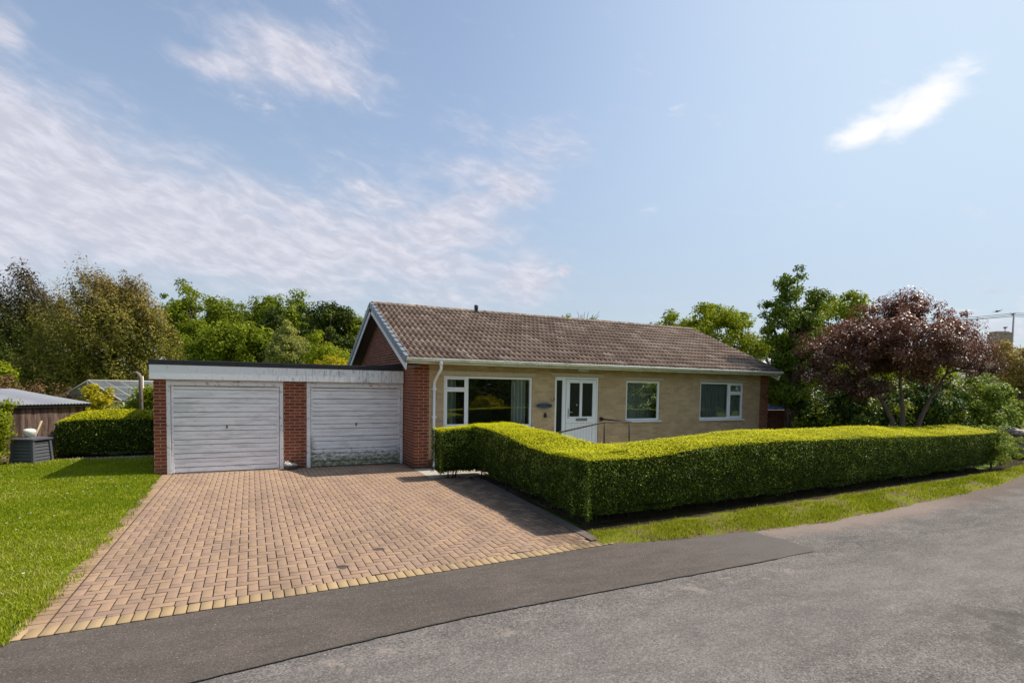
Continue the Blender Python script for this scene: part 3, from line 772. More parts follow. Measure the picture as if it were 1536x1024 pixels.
# verges: stepped grey plastic units, white bargeboard, soffit
def verge_end(x, sgn):
    SL = math.hypot(RIDGE_Y - EY, RIDGE_Z - EAVE_Z); pitch = math.atan2(RIDGE_Z - EAVE_Z, RIDGE_Y - EY)
    for sd in (1, -1):
        m = MB(); n = 14; dl = SL / n
        for r in range(n):
            s0 = r * dl - .02; s1 = (r + 1) * dl + .012
            def pt(s, off, xx):
                Y = EY + s * math.cos(pitch) - off * math.sin(pitch); Z = EAVE_Z + s * math.sin(pitch) + off * math.cos(pitch)
                if sd < 0: Y = 2 * RIDGE_Y - Y
                return (xx, Y, Z)
            xo = x; xi = x - sgn * .085
            P = [pt(s0, -.115, xo), pt(s1, -.125, xo), pt(s1, .035, xo), pt(s0, .066, xo), pt(s0, -.115, xi), pt(s1, -.125, xi), pt(s1, .035, xi), pt(s0, .066, xi)]
            m.poly(P, [(0, 1, 2, 3), (4, 7, 6, 5), (0, 4, 5, 1), (3, 2, 6, 7), (0, 3, 7, 4), (1, 5, 6, 2)])
        kids_(m.build('verge_trim', VERGE))
        # bargeboard
        m = MB()
        xo = x - sgn * .028; xi = x - sgn * .052
        P = [pt(-.05, -.27, xo), pt(SL + .02, -.27, xo), pt(SL + .02, -.10, xo), pt(-.05, -.10, xo), pt(-.05, -.27, xi), pt(SL + .02, -.27, xi), pt(SL + .02, -.10, xi), pt(-.05, -.10, xi)]
        m.poly(P, [(0, 1, 2, 3), (4, 7, 6, 5), (0, 4, 5, 1), (3, 2, 6, 7), (0, 3, 7, 4), (1, 5, 6, 2)])
        kids_(m.build('bargeboard', WOODW))
        m = MB(); xw = (HX0 if sgn < 0 else HX1) - sgn * .02
        P = [pt(-.0, -.205, xi), pt(SL, -.205, xi), pt(SL, -.185, xi), pt(-.0, -.185, xi), pt(-.0, -.205, xw), pt(SL, -.205, xw), pt(SL, -.185, xw), pt(-.0, -.185, xw)]
        m.poly(P, [(0, 1, 2, 3), (4, 7, 6, 5), (0, 4, 5, 1), (3, 2, 6, 7), (0, 3, 7, 4), (1, 5, 6, 2)])
        kids_(m.build('verge_soffit', SOFFIT))
def kids_(o): kids(house, o)
verge_end(-.47, -1); verge_end(12.20, 1)
# eaves: fascia board, soffit, gutter with brackets
for ya in (-.40, HB + .378):
    m = MB(); m.box(-.415, 12.14, ya, ya + .022, 2.54, 2.655); K(m.build('fascia_board', FASC2))
for ya in (-.377, HB + .002):
    m = MB(); m.box(-.41, 12.13, ya, ya + .375, 2.545, 2.56); K(m.build('soffit', SOFFIT))
m = MB(); n = 10
prof = []
for i in range(n + 1):
    t = math.pi * i / n; prof.append((-.462 - .056 * math.cos(t), 2.668 - .068 * math.sin(t)))
prof2 = [(y * 1.0 + (.006 if y < -.462 else -.006), z + .006) for y, z in prof]
xs_ = [-.44, 12.235]
P = [(x, *q) for x in xs_ for q in prof + prof2]; nn = len(prof); N2 = 2 * nn
F_ = []
for i in range(n):
    F_.append((i, i + 1, N2 + i + 1, N2 + i)); F_.append((nn + i, N2 + nn + i, N2 + nn + i + 1, nn + i + 1))
F_ += [(0, N2, N2 + nn, nn), (n, nn + n, N2 + nn + n, N2 + n)]
m.poly(P, F_, False)
for xe in xs_: m.poly([(xe, *q) for q in prof], [tuple(range(nn))])
gut = K(m.build('gutter', GUTTER))
x = .2
while x < 12.2:
    m = MB(); m.box(x - .02, x + .02, -.525, -.40, 2.655, 2.672); 
    for i in range(n): 
        (y0, z0), (y1, z1) = prof[i], prof[i + 1]
        m.poly([(x - .022, y0 * 1 + (-.004 if y0 < -.46 else .004), z0 - .004), (x + .022, y0 + (-.004 if y0 < -.46 else .004), z0 - .004), (x + .022, y1 + (-.004 if y1 < -.46 else .004), z1 - .004), (x - .022, y1 + (-.004 if y1 < -.46 else .004), z1 - .004)], [(0, 1, 2, 3)])
    b = m.build('gutter_bracket', UPVC); b.parent = gut; x += .92
# downpipe with swan neck
m = MB()
m.tube([(.40, -.46, 2.62), (.40, -.46, 2.50)], .045, 12)
m.tube([(.40, -.46, 2.52), (.40, -.45, 2.42), (.378, -.30, 2.30), (.365, -.13, 2.17), (.362, -.07, 2.09), (.362, -.06, 1.98)], .034, 12)
m.tube([(.362, -.06, 1.99), (.362, -.06, .14)], .0335, 12); m.tube([(.362, -.06, .18), (.362, -.085, .09), (.362, -.12, .05)], .0335, 12)
m.tube([(.362, -.06, 2.04), (.362, -.06, 1.95)], .040, 12)
dp = K(m.build('downpipe', UPVC))
for z in (.45, 1.25, 1.93):
    m = MB(); m.box(.362 - .055, .362 + .055, -.098, -.002, z, z + .035); b = m.build('pipe_bracket', UPVC); b.parent = dp
# vent pipe
m = MB(); m.lathe((2.83, 3.42, 4.30), [(.05, 0), (.05, .16), (.062, .18), (.066, .30), (.052, .31), (.05, .305), (0, .30)], 14)
K(m.build('roof_vent', BLACK), 'short black vent pipe on the ridge')
m = MB(); m.box(2.66, 3.0, 3.30, 3.52, 4.22, 4.345)
vb = m.build('lead_flashing', simple('lead', (.20, .2, .21), .6, .4)); kids(house, vb)
# lintels
for (x0, x1, z0, z1, lab) in ((.53, 3.20, 2.305, 2.405, None), (3.66, 5.37, 2.352, 2.435, None), (6.08, 7.57, 2.288, 2.372, None), (8.99, 11.11, 2.300, 2.375, None)):
    m = MB(); m.box(x0, x1, -.022, .02, z0, z1, .004); K(m.build('lintel', LINTEL))

# ---- windows
def window(x0, x1, z0, z1, bars, panes, sashes, label, sill=True):
    """frame mesh with pane, sash and sill below it"""
    yf, yb = .022, .09; fw_ = .058
    m = MB()
    m.box(x0 + .001, x0 + fw_, yf, yb, z0, z1, .006); m.box(x1 - fw_, x1 - .001, yf, yb, z0, z1, .006)
    m.box(x0 + fw_, x1 - fw_, yf + .001, yb, z1 - fw_, z1 - .001, .006); m.box(x0 + fw_, x1 - fw_, yf + .001, yb, z0 + .001, z0 + fw_, .006)
    for (a, b, c, d) in bars: m.box(a, b, yf + .0025, yb, c, d, .005)
    fr = m.build('window', UPVC); kids(house, fr); fr['label'] = label
    for (a, b, c, d) in sashes:
        s = MB(); t = .05
        s.box(a, a + t, yf - .014, yf + .004, c, d, .005); s.box(b - t, b, yf - .014, yf + .004, c, d, .005)
        s.box(a + t, b - t, yf - .013, yf + .004, c, c + t, .005); s.box(a + t, b - t, yf - .013, yf + .004, d - t, d, .005)
        o = s.build('sash', UPVC); o.parent = fr; o.matrix_parent_inverse = fr.matrix_parent_inverse.copy() if False else Matrix()
    for (a, b, c, d) in panes:
        s = MB(); s.poly([(a, yf + .03, c), (b, yf + .03, c), (b, yf + .03, d), (a, yf + .03, d)], [(0, 1, 2, 3)])
        o = s.build('pane', GLASS); o.parent = fr
    if sill:
        s = MB(); s.box(x0 - .03, x1 + .06, -.055, yf - .002, z0 - .045, z0 - .003, .005)
        s.box(x0, x1, yf, yb, z0 - .045, z0 - .001)
        o = s.build('sill', UPVC); o.parent = fr
    return fr
window(*W1, [(1.205, 1.285, W1[2] + .058, W1[3] - .058), (.683, 1.205, 1.925, 1.965)],
       [(1.285, 3.037, 1.043, 2.227), (.735, 1.155, 1.093, 1.875), (.735, 1.155, 2.015, 2.177)],
       [(.668, 1.222, 1.028, 1.940), (.668, 1.222, 1.950, 2.243)], 'wide picture window with a small top light')
window(*W2, [], [(6.253, 7.397, 1.158, 2.212)], [], 'single square window')
window(*W3, [(10.30, 10.375, W3[2] + .058, W3[3] - .058), (10.375, 10.917, 1.925, 1.965)],
       [(9.138, 10.30, 1.163, 2.227), (10.43, 10.862, 1.213, 1.875), (10.43, 10.862, 2.015, 2.177)],
       [(10.358, 10.932, 1.148, 1.940), (10.358, 10.932, 1.950, 2.243)], 'white window with side casement and top light')

# ---- front door with sidelight
m = MB()
m.box(3.797, 3.862, .02, .09, .12, 2.333, .006); m.box(4.045, 4.155, .02, .09, .12, 2.333, .006); m.box(5.165, 5.228, .02, .09, .12, 2.333, .006)
m.box(3.862, 4.045, .021, .09, 2.235, 2.332, .006); m.box(4.155, 5.165, .021, .09, 2.275, 2.332, .006); m.box(3.862, 4.045, .021, .09, .12, .22)
m.box(4.155, 5.165, .022, .09, .12, .15)
fr = m.build('door_frame', UPVC); kids(house, fr)
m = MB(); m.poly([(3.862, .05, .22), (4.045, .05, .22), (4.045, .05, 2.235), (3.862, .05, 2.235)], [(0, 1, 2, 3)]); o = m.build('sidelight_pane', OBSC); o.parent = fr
m = MB(); X0, X1 = 4.165, 5.155; Z0, Z1 = .155, 2.268
st = [(X0, 4.285), (4.61, 4.69), (5.04, X1)]
for a, b in st: m.box(a, b, .012, .06, 1.20, Z1, .006)
m.box(4.285, 4.61, .013, .06, 2.17, Z1, .005); m.box(4.69, 5.04, .013, .06, 2.17, Z1, .005); m.box(4.285, 4.61, .013, .06, 1.20, 1.235, .005); m.box(4.69, 5.04, .013, .06, 1.20, 1.235, .005)
m.box(X0, X1, .012, .06, 1.06, 1.198, .004); m.box(X0, 4.275, .012, .06, Z0, 1.058, .004); m.box(5.045, X1, .012, .06, Z0, 1.058, .004); m.box(4.275, 5.045, .013, .06, Z0, .32, .004)
x = 4.278
while x < 5.04:
    m.box(x, min(x + .092, 5.043), .024, .055, .322, 1.056, .004); x += .096
door = m.build('front_door', UPVC); kids(house, door); door['label'] = 'white front door with two tall dark panes'
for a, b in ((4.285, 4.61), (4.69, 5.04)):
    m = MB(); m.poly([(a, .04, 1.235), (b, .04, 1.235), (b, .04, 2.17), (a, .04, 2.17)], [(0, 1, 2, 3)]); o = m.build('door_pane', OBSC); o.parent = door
m = MB(); m.box(4.222, 4.250, .0, .011, 1.20, 1.46, .004); m.tube([(4.236, 0, 1.36), (4.236, -.05, 1.36), (4.35, -.055, 1.36)], .011, 8); o = m.build('door_handle', METAL); o.parent = door
m = MB(); m.box(4.49, 4.86, -.004, .011, 1.115, 1.185, .005); m.box(4.51, 4.84, -.010, -.003, 1.128, 1.165); o = m.build('letterbox', METAL); o.parent = door
m = MB(); R = .022
m.tube([(4.515 + R * math.cos(t), .01, 1.56 + R * math.sin(t)) for t in np.linspace(0, 2 * math.pi, 17)], .006, 6); m.tube([(4.515, .035, 1.56), (4.515, .012, 1.56)], .008, 6); o = m.build('knocker', METAL); o.parent = door
m = MB(); m.box(3.75, 5.3, -.42, .0, .012, .115, .01); K(m.build('door_step', CONC))
# soffit light over the door
m = MB(); m.box(4.44, 4.76, -.20, -.10, 2.51, 2.544, .01); m.box(4.46, 4.74, -.19, -.11, 2.485, 2.511, .01)
K(m.build('porch_light', simple('opal_plastic', (.55, .52, .42), .4, .5)))

# ---- fittings on the wall (things of their own)
pl = thing('house_sign', 'oval dark house name plaque with raised rim beside the front door', 'sign', loc=(3.45, -.02, 1.54))
def ovalp(rx, rz, y0, y1, n=36):
    m = MB(); P = [(3.45 + rx * math.cos(2 * math.pi * i / n), y, 1.54 + rz * math.sin(2 * math.pi * i / n)) for y in (y0, y1) for i in range(n)]
    m.poly(P, [tuple(range(n)), tuple(range(2 * n - 1, n - 1, -1))] + [(i, (i + 1) % n, n + (i + 1) % n, n + i) for i in range(n)]); return m
kids(pl, ovalp(.262, .092, -.022, -.001).build('sign_plate', simple('sign_slate', (.10, .105, .12), .5, .4)))
m = MB(); m.tube([(3.45 + .262 * math.cos(t), -.022, 1.54 + .092 * math.sin(t)) for t in np.linspace(0, 2 * math.pi, 49)], .011, 6, False)
kids(pl, m.build('sign_rim', simple('sign_rim', (.36, .33, .27), .5, .4)))
cu = bpy.data.curves.new('lettering', 'FONT'); cu.body = 'ORCHARD'; cu.size = .105; cu.align_x = 'CENTER'; cu.align_y = 'CENTER'; cu.extrude = .003; cu.space_character = 1.05
to = bpy.data.objects.new('tmp', cu); COL.objects.link(to); bpy.context.view_layer.update()
tme = bpy.data.meshes.new_from_object(to.evaluated_get(bpy.context.evaluated_depsgraph_get())); bpy.data.objects.remove(to)
tme.transform(Matrix.Translation((3.45, -.026, 1.54)) @ Matrix.Rotation(math.pi / 2, 4, 'X')); tme.materials.clear(); tme.materials.append(BLACK)
tt = bpy.data.objects.new('lettering', tme); COL.objects.link(tt); kids(pl, tt)
kb = thing('key_safe', 'small black key safe on the buff wall below the house name plaque', 'key safe', loc=(3.49, -.02, 1.27))
m = MB(); m.box(3.455, 3.53, -.05, -.001, 1.22, 1.325, .008); kids(kb, m.build('box_body', BLACK))
m = MB(); m.box(3.475, 3.505, -.04, -.004, 1.325, 1.352, .005); kids(kb, m.build('hinge_cover', BLACK))
wl = thing('wall_light', 'small brass wall light on the wall left of the door', 'light', loc=(3.70, -.03, 1.73))
m = MB(); m.box(3.725, 3.775, -.04, -.001, 1.70, 1.755, .008); kids(wl, m.build('light_base', BLACK))
m = MB(); m.tube([(3.73, -.045, 1.735), (3.68, -.06, 1.733), (3.655, -.06, 1.728)], [.018, .026, .02], 10); kids(wl, m.build('light_shade', simple('brass', (.5, .42, .28), .35, .5, .1, 8, 0, 60, .6)))

# ---- curtains
def curtain(x0, x1, z0, z1, y, label, folds=20, amp=.042, group=None, mat=CURT):
    n = int((x1 - x0) * 90); nz = 10
    xs = np.linspace(x0, x1, n); zz = np.linspace(z0, z1, nz)
    ph = np.cumsum(rng.uniform(.6, 1.5, n)); ph = ph / ph[-1] * folds * (x1 - x0) * 2 * math.pi / 1.0 * .5
    V = []
    for k, z in enumerate(zz):
        a = amp * (1 - .35 * k / nz)
        V.append(np.stack([xs, y + a * np.sin(ph + .25 * np.sin(z * 3)), np.full(n, z)], 1))
    V = np.concatenate(V); i = np.arange(n - 1); F = np.concatenate([np.stack([k * n + i, k * n + i + 1, (k + 1) * n + i + 1, (k + 1) * n + i], 1) for k in range(nz - 1)])
    o = mesh_np('curtain', V, F, mat, smooth=True)
    return tag(o, label, 'curtain', group)
curtain(.70, .98, .9, 2.32,  .15, 'pale drawn back curtain at the far left of the wide window')
curtain(2.56, 2.97, .9, 2.32,  .15, 'pale drawn back curtain at the right of the wide window')
curtain(6.12, 7.55, 1.0, 2.35,  .15, 'pleated net curtain across the single square window', 34)
curtain(8.95, 11.1, 1.0, 2.35,  .15, 'pleated net curtain across the window at the right end of the bungalow', 34)

# ---- hand rail
hr = thing('handrail', 'dark metal handrail sloping down beside the front door step', 'handrail', loc=(4.7, -1.0, 0))
m = MB(); m.tube([(5.31, -.06, 1.165), (5.42, -.5, 1.15), (5.60, -.93, 1.135), (5.60, -1.0, 1.135), (5.55, -1.0, 1.138), (4.74, -1.0, 1.145), (4.60, -1.0, 1.12), (3.12, -1.0, .865), (2.2, -1.0, .70)], .021, 8)
kids(hr, m.build('top_rail', RAILM))
for x, zt in ((4.74, 1.135), (5.56, 1.13), (2.3, .70)):
    m = MB(); m.tube([(x, -1.0, 0.0), (x, -1.0, zt)], .019, 8); kids(hr, m.build('post', RAILM))
m = MB(); m.box(5.27, 5.37, -.06, -.001, 1.115, 1.215, .006); kids(hr, m.build('wall_bracket', BLACK))

# ================================================================== GARAGE
GY = 1.03
gar = thing('garage', 'flat roofed double garage with red brick piers joined to the bungalow', 'garage', loc=(-2.8, 4, 0))
G = lambda o: kids(gar, o)
m = MB(); m.box(-5.54, -5.306, GY, GY + .24, -.05, 2.06); m.box(-5.54, -5.31, GY + .24, 6.8, -.05, 2.06); G(m.build('side_wall', RED))
m = MB(); m.box(-2.975, -2.46, GY, GY + .30, -.05, 2.06); G(m.build('brick_pier', RED))
m = MB(); m.box(-5.31, -.12, 6.55, 6.8, -.05, 2.06); G(m.build('back_wall', RED))
m = MB(); m.box(-5.60, -.135, .945, .985, 2.072, 2.385, .004); m.box(-5.60, -5.56, .985, 6.95, 2.072, 2.385); G(m.build('fascia', FASCIA))
m = MB(); m.box(-5.56, -.14, .985, 6.9, 2.065, 2.38); G(m.build('roof_deck', SOFFIT))
m = MB()
x = -5.615
for L in (1.32, 1.30, 1.28, 1.20, .36):
    m.box(x, x + L - .004, .934, 1.02, 2.382, 2.492, .008); x += L
m.box(-5.615, -5.52, 1.02, 6.95, 2.382, 2.470, .008); m.box(-5.52, -.14, 1.02, 6.95, 2.381, 2.425)
# tapering upstand of felt dressed against the gable
m.poly([(-1.25, .93, 2.470), (-.14, .93, 2.470), (-.14, .93, 2.575), (-1.25, 1.05, 2.470), (-.14, 1.05, 2.470), (-.14, 1.05, 2.575)], [(0, 1, 2), (3, 5, 4), (0, 2, 5, 3), (1, 4, 5, 2)])
G(m.build('felt_roof_edge', FELT))
def gdoor(x0, x1, fx0, fx1, mat, label, handle):
    m = MB()
    m.box(fx0 + .001, x0 - .008, GY - .012, GY + .07, 0.0, 2.03, .004); m.box(x1 + .008, fx1 - .001, GY - .012, GY + .07, 0.0, 2.03, .004)
    m.box(x0 - .008, x1 + .008, GY - .011, GY + .07, 1.945, 2.029, .004); m.box(fx0, fx1, GY + .0, GY + .07, 2.03, 2.075)
    fr = m.build('door_frame', FRAMEP); G(fr)
    # horizontal pressed boards
    prof = []; z = .03
    zs = [.03]
    y0 = GY + .03
    prof.append((.03, y0))
    k = 0
    while z < 1.90:
        step = (.113, .192)[k % 2]; z1 = min(z + step, 1.93)
        if k % 2:    # wide board with a faint crease
            zc = z + step * .52
            if zc + .01 < z1: prof += [(z + .006, y0), (zc - .004, y0 + .0005), (zc, y0 + .010), (zc + .004, y0), (z1 - .013, y0)]
        else: prof += [(z + .003, y0), (z1 - .013, y0)]
        prof += [(z1 - .012, y0 + .045), (z1 - .001, y0 + .047)]
        z = z1; k += 1
    prof.append((1.935, y0))
    nx_ = 24
    xs = np.linspace(x0 + .05, x1 - .05, nx_); V = []; 
    for zz, yy in prof:
        for x in xs: V.append((x, yy + .002 * mnoise.noise(Vector((x * 1.5, zz * 2, 1))), zz + .0018 * mnoise.noise(Vector((x * 1.1, zz * 3, 5))) * (1 if .05 < zz < 1.9 else 0)))
    F = [(r * nx_ + i, r * nx_ + i + 1, (r + 1) * nx_ + i + 1, (r + 1) * nx_ + i) for r in range(len(prof) - 1) for i in range(nx_ - 1)]
    m = MB(); m.poly(V, F)
    m.box(x0, x0 + .05, GY + .024, GY + .06, .02, 1.94, .003); m.box(x1 - .05, x1, GY + .024, GY + .06, .02, 1.94, .003); m.box(x0, x1, GY + .085, GY + .095, .02, 1.94)
    m.box(x0 + .05, x1 - .05, GY + .027, GY + .06, 1.936, 1.94)
    d = m.build('garage_door', mat); G(d); d['label'] = label
    hx, hz = handle
    m = MB(); m.box(hx - .016, hx + .016, GY + .012, GY + .031, hz - .04, hz + .04, .006); m.tube([(hx, GY + .012, hz), (hx, GY - .03, hz)], .008, 8); m.box(hx - .010, hx + .010, GY - .04, GY - .028, hz - .035, hz + .03, .004)
    h = m.build('handle', simple('weathered_zinc', (.12, .12, .12), .5, .5, .3, 30, 0, 60, .5)); h.parent = d
    m = MB(); m.box(fx0 + .01, fx1 - .01, GY - .03, GY + .12, -.02, .014, .003)
    G(m.build('threshold', DARKCONC))
gdoor(-5.222, -3.062, -5.306, -2.975, DOORP, 'white ribbed left garage door', (-4.15, 1.03))
gdoor(-2.365, -.195, -2.46, -.125, DOORG, 'white ribbed right garage door streaked with green algae', (-1.30, 1.04))

def litter():
    V = []; F = []
    for q in range(130):
        if q < 70: x, y = rnd.uniform(-1.6, .5), rnd.gauss(.55, .35)
        elif q < 100: x, y = rnd.uniform(-2.3, -.3), rnd.uniform(.75, 1.0)
        else: x, y = rnd.uniform(-5.2, .6), rnd.uniform(-6.9, .5)
        y = min(y, .98); x = x if y < -1.3 else min(x, -.15)
        r = rnd.uniform(.010, .028); a = rnd.random() * 6.28; b = len(V); z = .010
        for k in range(4):
            t = a + k * math.pi / 2; rr = r * (1.0 if k % 2 else .45)
            V.append((x + rr * math.cos(t), y + rr * math.sin(t), z + rnd.uniform(0, .012)))
        F.append((b, b + 1, b + 2, b + 3))
    o = mesh_np('leaf_litter', V, F, simple('dead_leaves', (.16, .095, .045), .9, .1, .4, 30))
    tag(o, 'scattered brown dead leaves on the drive near the right garage door', 'leaves', kind='stuff')
litter()
# ---- stone-filled trough
tr = thing('plant_trough', 'grey plastic bowl filled with pale stones at the foot of the garage pier', 'bowl', loc=(-2.82, .86, .01))
def rrect(cx, cy, hx, hy, n=24):
    return [(cx + hx * np.sign(math.cos(t)) * abs(math.cos(t)) ** .5, cy + hy * np.sign(math.sin(t)) * abs(math.sin(t)) ** .5) for t in np.linspace(0, 2 * math.pi, n, endpoint=False)]
m = MB(); P = []; lv = [(.115, .075, .012), (.15, .10, .10), (.165, .112, .103), (.165, .112, .118), (.142, .092, .118), (.135, .085, .085)]
for hx, hy, z in lv: P += [(x, y, z) for x, y in rrect(-2.82, .88, hx, hy)]
n = 24; m.poly(P, [(r * n + i, r * n + (i + 1) % n, (r + 1) * n + (i + 1) % n, (r + 1) * n + i) for r in range(len(lv) - 1) for i in range(n)], True)
m.f.append(tuple(range(n - 1, -1, -1))); m.sm.append(False); m.f.append(tuple(range(5 * n, 6 * n))); m.sm.append(False)
kids(tr, m.build('bowl', simple('grey_plastic', (.16, .155, .175), .5, .5, .2)))
def rock(m, c, r, seed, flat=.7):
    V = []; F = []; nu, nv = 10, 7
    for j in range(nv + 1):
        for i in range(nu):
            th = math.pi * j / nv; ph = 2 * math.pi * i / nu
            d = Vector((math.sin(th) * math.cos(ph), math.sin(th) * math.sin(ph), math.cos(th)))
            k = r * (1 + .45 * mnoise.noise(d * 1.6 + Vector((seed, 0, 0))))
            V.append((c[0] + d.x * k, c[1] + d.y * k, c[2] + d.z * k * flat))
    for j in range(nv):
        for i in range(nu): F.append((j * nu + i, j * nu + (i + 1) % nu, (j + 1) * nu + (i + 1) % nu, (j + 1) * nu + i))
    m.poly(V, F)
STONE = simple('pale_stone', (.55, .52, .46), .9, .2, .3, 20, .4, 60)
for i, (dx_, dy_, r_, dz_) in enumerate(((-.09, .0, .055, .03), (-.03, .03, .06, .01), (.05, -.01, .055, .0), (.10, .02, .035, .0), (.0, -.04, .04, .0), (-.11, .02, .03, .065), (-.07, -.01, .026, .075))):
    m = MB(); rock(m, (-2.82 + dx_, .88 + dy_, .115 + dz_), r_, i * 3.1); o = m.build('stone', STONE); tag(o, ['pale pointed stone at the left in the grey bowl', 'largest pale stone in the middle of the grey bowl', 'rounded stone right of centre in the grey bowl', 'small stone at the right end of the grey bowl', 'stone at the front of the grey bowl', 'small pale chip on top at the left of the bowl', 'small pale chip beside the upper left one in the bowl'][i], 'stone', 'pale stones in the bowl')
# ================================================================== FOLIAGE TOOLS
def leaves(name, P, N, size, mat, parent=None, tint=None, aspect=.55, tone=None, droop=0.0, jit=.7, upb=.0):
    """rhombic folded leaves, one mesh; P centres, N outward directions"""
    n = len(P)
    N = N + rng.normal(0, jit, (n, 3)); N[:, 2] += upb
    N /= np.linalg.norm(N, axis=1)[:, None] + 1e-9
    A = np.cross(N, rng.normal(0, 1, (n, 3))); A /= np.linalg.norm(A, axis=1)[:, None] + 1e-9
    A[:, 2] -= droop; A /= np.linalg.norm(A, axis=1)[:, None] + 1e-9
    B = np.cross(N, A); B /= np.linalg.norm(B, axis=1)[:, None] + 1e-9
    s = (size * rng.uniform(.6, 1.3, n))[:, None]
    v0 = P - A * s * .5; v2 = P + A * s * .5
    v1 = P + B * s * .5 * aspect + N * s * .10; v3 = P - B * s * .5 * aspect + N * s * .10
    V = np.stack([v0, v1, v2, v3], 1).reshape(-1, 3)
    F = np.arange(4 * n).reshape(-1, 4)
    t = rng.random(n) if tone is None else np.clip(tone, 0, 1)
    at_ = {'tone': np.repeat(t, 4)}
    if tint is not None: at_['tint'] = np.repeat(tint, 4)
    return mesh_np(name, V, F, mat, at_, parent)

def nz3(P, f, seed=0.0):
    """cheap smooth pseudo-noise on arrays, about -1..1"""
    x, y, z = P[:, 0] * f + seed, P[:, 1] * f + seed * 1.7, P[:, 2] * f + seed * .6
    return (np.sin(x * 1.3 + 1.7 * np.sin(y * .9 + z * .7)) + np.sin(y * 1.7 + 1.3 * np.sin(z * 1.1 + x * .6)) + np.sin(z * 1.9 + 1.5 * np.sin(x * .8 - y * .5))) / 3.0

# ---- clipped hedges
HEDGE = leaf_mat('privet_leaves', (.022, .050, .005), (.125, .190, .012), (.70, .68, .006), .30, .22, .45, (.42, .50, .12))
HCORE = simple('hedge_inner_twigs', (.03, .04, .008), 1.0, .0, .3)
def hedge_from_path(root, part, path, width, zt_front, zt_back, z0=.14, size=.034, dens=2600, seed=1.0, mat=HEDGE, top_tint=1.0, shaggy=.018, lean=0.0, ends=True, back=True):
    """path: front bottom line [(x,y)], body lies to its left-hand normal side; zt_* functions of arc fraction"""
    pa = np.array(path, float); seg = np.diff(pa, axis=0); L = np.linalg.norm(seg, axis=1); cum = np.concatenate([[0], np.cumsum(L)]); LT = cum[-1]
    def P2(s):
        s = np.clip(s, 0, LT); return np.stack([np.interp(s, cum, pa[:, 0]), np.interp(s, cum, pa[:, 1])], -1)
    def T2(s):
        d = P2(np.minimum(s + .05, LT)) - P2(np.maximum(s - .05, 0)); return d / (np.linalg.norm(d, axis=-1, keepdims=True) + 1e-9)
    def N2_(s): t = T2(s); return np.stack([-t[..., 1], t[..., 0]], -1)
    # closed cross section loop param
    def surf(s, kind, a, b):
        """returns point and outward normal"""
        base = P2(s); n = N2_(s); fr = s / LT
        zf = zt_front(fr); zb = zt_back(fr)
        if kind == 'front':
            z = z0 + (zf - z0) * a; undercut = .09 * (1 - a) ** 3 * 2; rr = np.clip((a - .93) / .07, 0, 1) ** 2 * .03
            xy = base + n * (undercut + rr + lean * (1 - a))[:, None]; nn = np.concatenate([-n, np.zeros((len(s), 1))], 1)
        elif kind == 'back':
            z = z0 + (zb - z0) * a; xy = base + n * (width - np.clip((a - .93) / .07, 0, 1) ** 2 * .03)[:, None]; nn = np.concatenate([n, np.zeros((len(s), 1))], 1)
        else:
            z = zf + (zb - zf) * a - .02 * np.abs(2 * a - 1) ** 6; xy = base + n * (a * width)[:, None]; nn = np.concatenate([n * 0, np.ones((len(s), 1))], 1)
        P = np.concatenate([xy, z[:, None]], 1)
        return P, nn
    Ps = []; Ns = []; Ys = []
    kinds = [('front', float(np.mean(zt_front(np.linspace(0, 1, 9)))) - z0), ('top', width)] + ([('back', .9)] if back else [])
    for kind, h in kinds:
        n = int(LT * h * dens * (.35 if kind == 'back' else 1))
        s = rng.random(n) * LT; a = rng.random(n)
        P, N = surf(s, kind, a, None)
        Ps.append(P); Ns.append(N)
        if kind == 'top': yg = np.clip(rng.normal(.92, .16, n), 0, 1)  # top face takes the yellow-green second colour almost everywhere
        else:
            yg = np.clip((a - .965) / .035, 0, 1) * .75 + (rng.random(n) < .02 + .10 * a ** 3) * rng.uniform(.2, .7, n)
        Ys.append(yg * top_tint)
    if ends:
        for s_, sg in ((0.0, -1), (LT, 1)):
            n = int(width * .9 * dens); a = rng.random(n); b = rng.random(n)
            s = np.full(n, s_); P, _ = surf(s, 'top', a, None); t = T2(s); z = z0 + (P[:, 2] - z0) * b
            P = np.stack([P[:, 0] - sg * t[:, 0] * .05 * (1 - b) ** 3 * 2, P[:, 1], z], 1); Ps.append(P); Ns.append(np.concatenate([t * sg, np.zeros((n, 1))], 1))
            Ys.append((np.clip((b - .965) / .035, 0, 1) * .75 + (rng.random(n) < .05) * .4) * top_tint)
        for s_, sg in ((0.0, -1), (LT, 1)):
            for a_ in (0.0, 1.0):
                n = int(.13 * dens * 1.0); s = np.full(n, s_); P, _ = surf(s, 'top', np.full(n, a_), None); t = T2(s); nn2 = N2_(s) * (1 if a_ else -1)
                dg = (t * sg + nn2) / 1.414; b = rng.random(n); z = z0 + (P[:, 2] - z0) * b
                Ps.append(np.stack([P[:, 0] - dg[:, 0] * .01 + rng.normal(0, .015, n), P[:, 1] - dg[:, 1] * .01 + rng.normal(0, .015, n), z], 1)); Ns.append(np.concatenate([dg, np.zeros((n, 1))], 1)); Ys.append((rng.random(n) < .05) * .5 * top_tint)
    P = np.concatenate(Ps); N = np.concatenate(Ns); Y = np.concatenate(Ys)
    bulge = nz3(P, 2.1, seed) * .022 + nz3(P, 6.3, seed + 4) * .012 + np.abs(rng.normal(0, shaggy, len(P)))
    bulge = bulge * .75 + .02 * nz3(P, .9, seed + 7)
    stray = (rng.random(len(P)) < .012) & (P[:, 2] > z0 + .3); bulge = bulge + stray * rng.uniform(.01, .04, len(P))
    low = P[:, 2] < z0 + .10; P[:, 2] += low * (nz3(P, 5.0, seed + 2) * .035 - rng.random(len(P)) * .03)
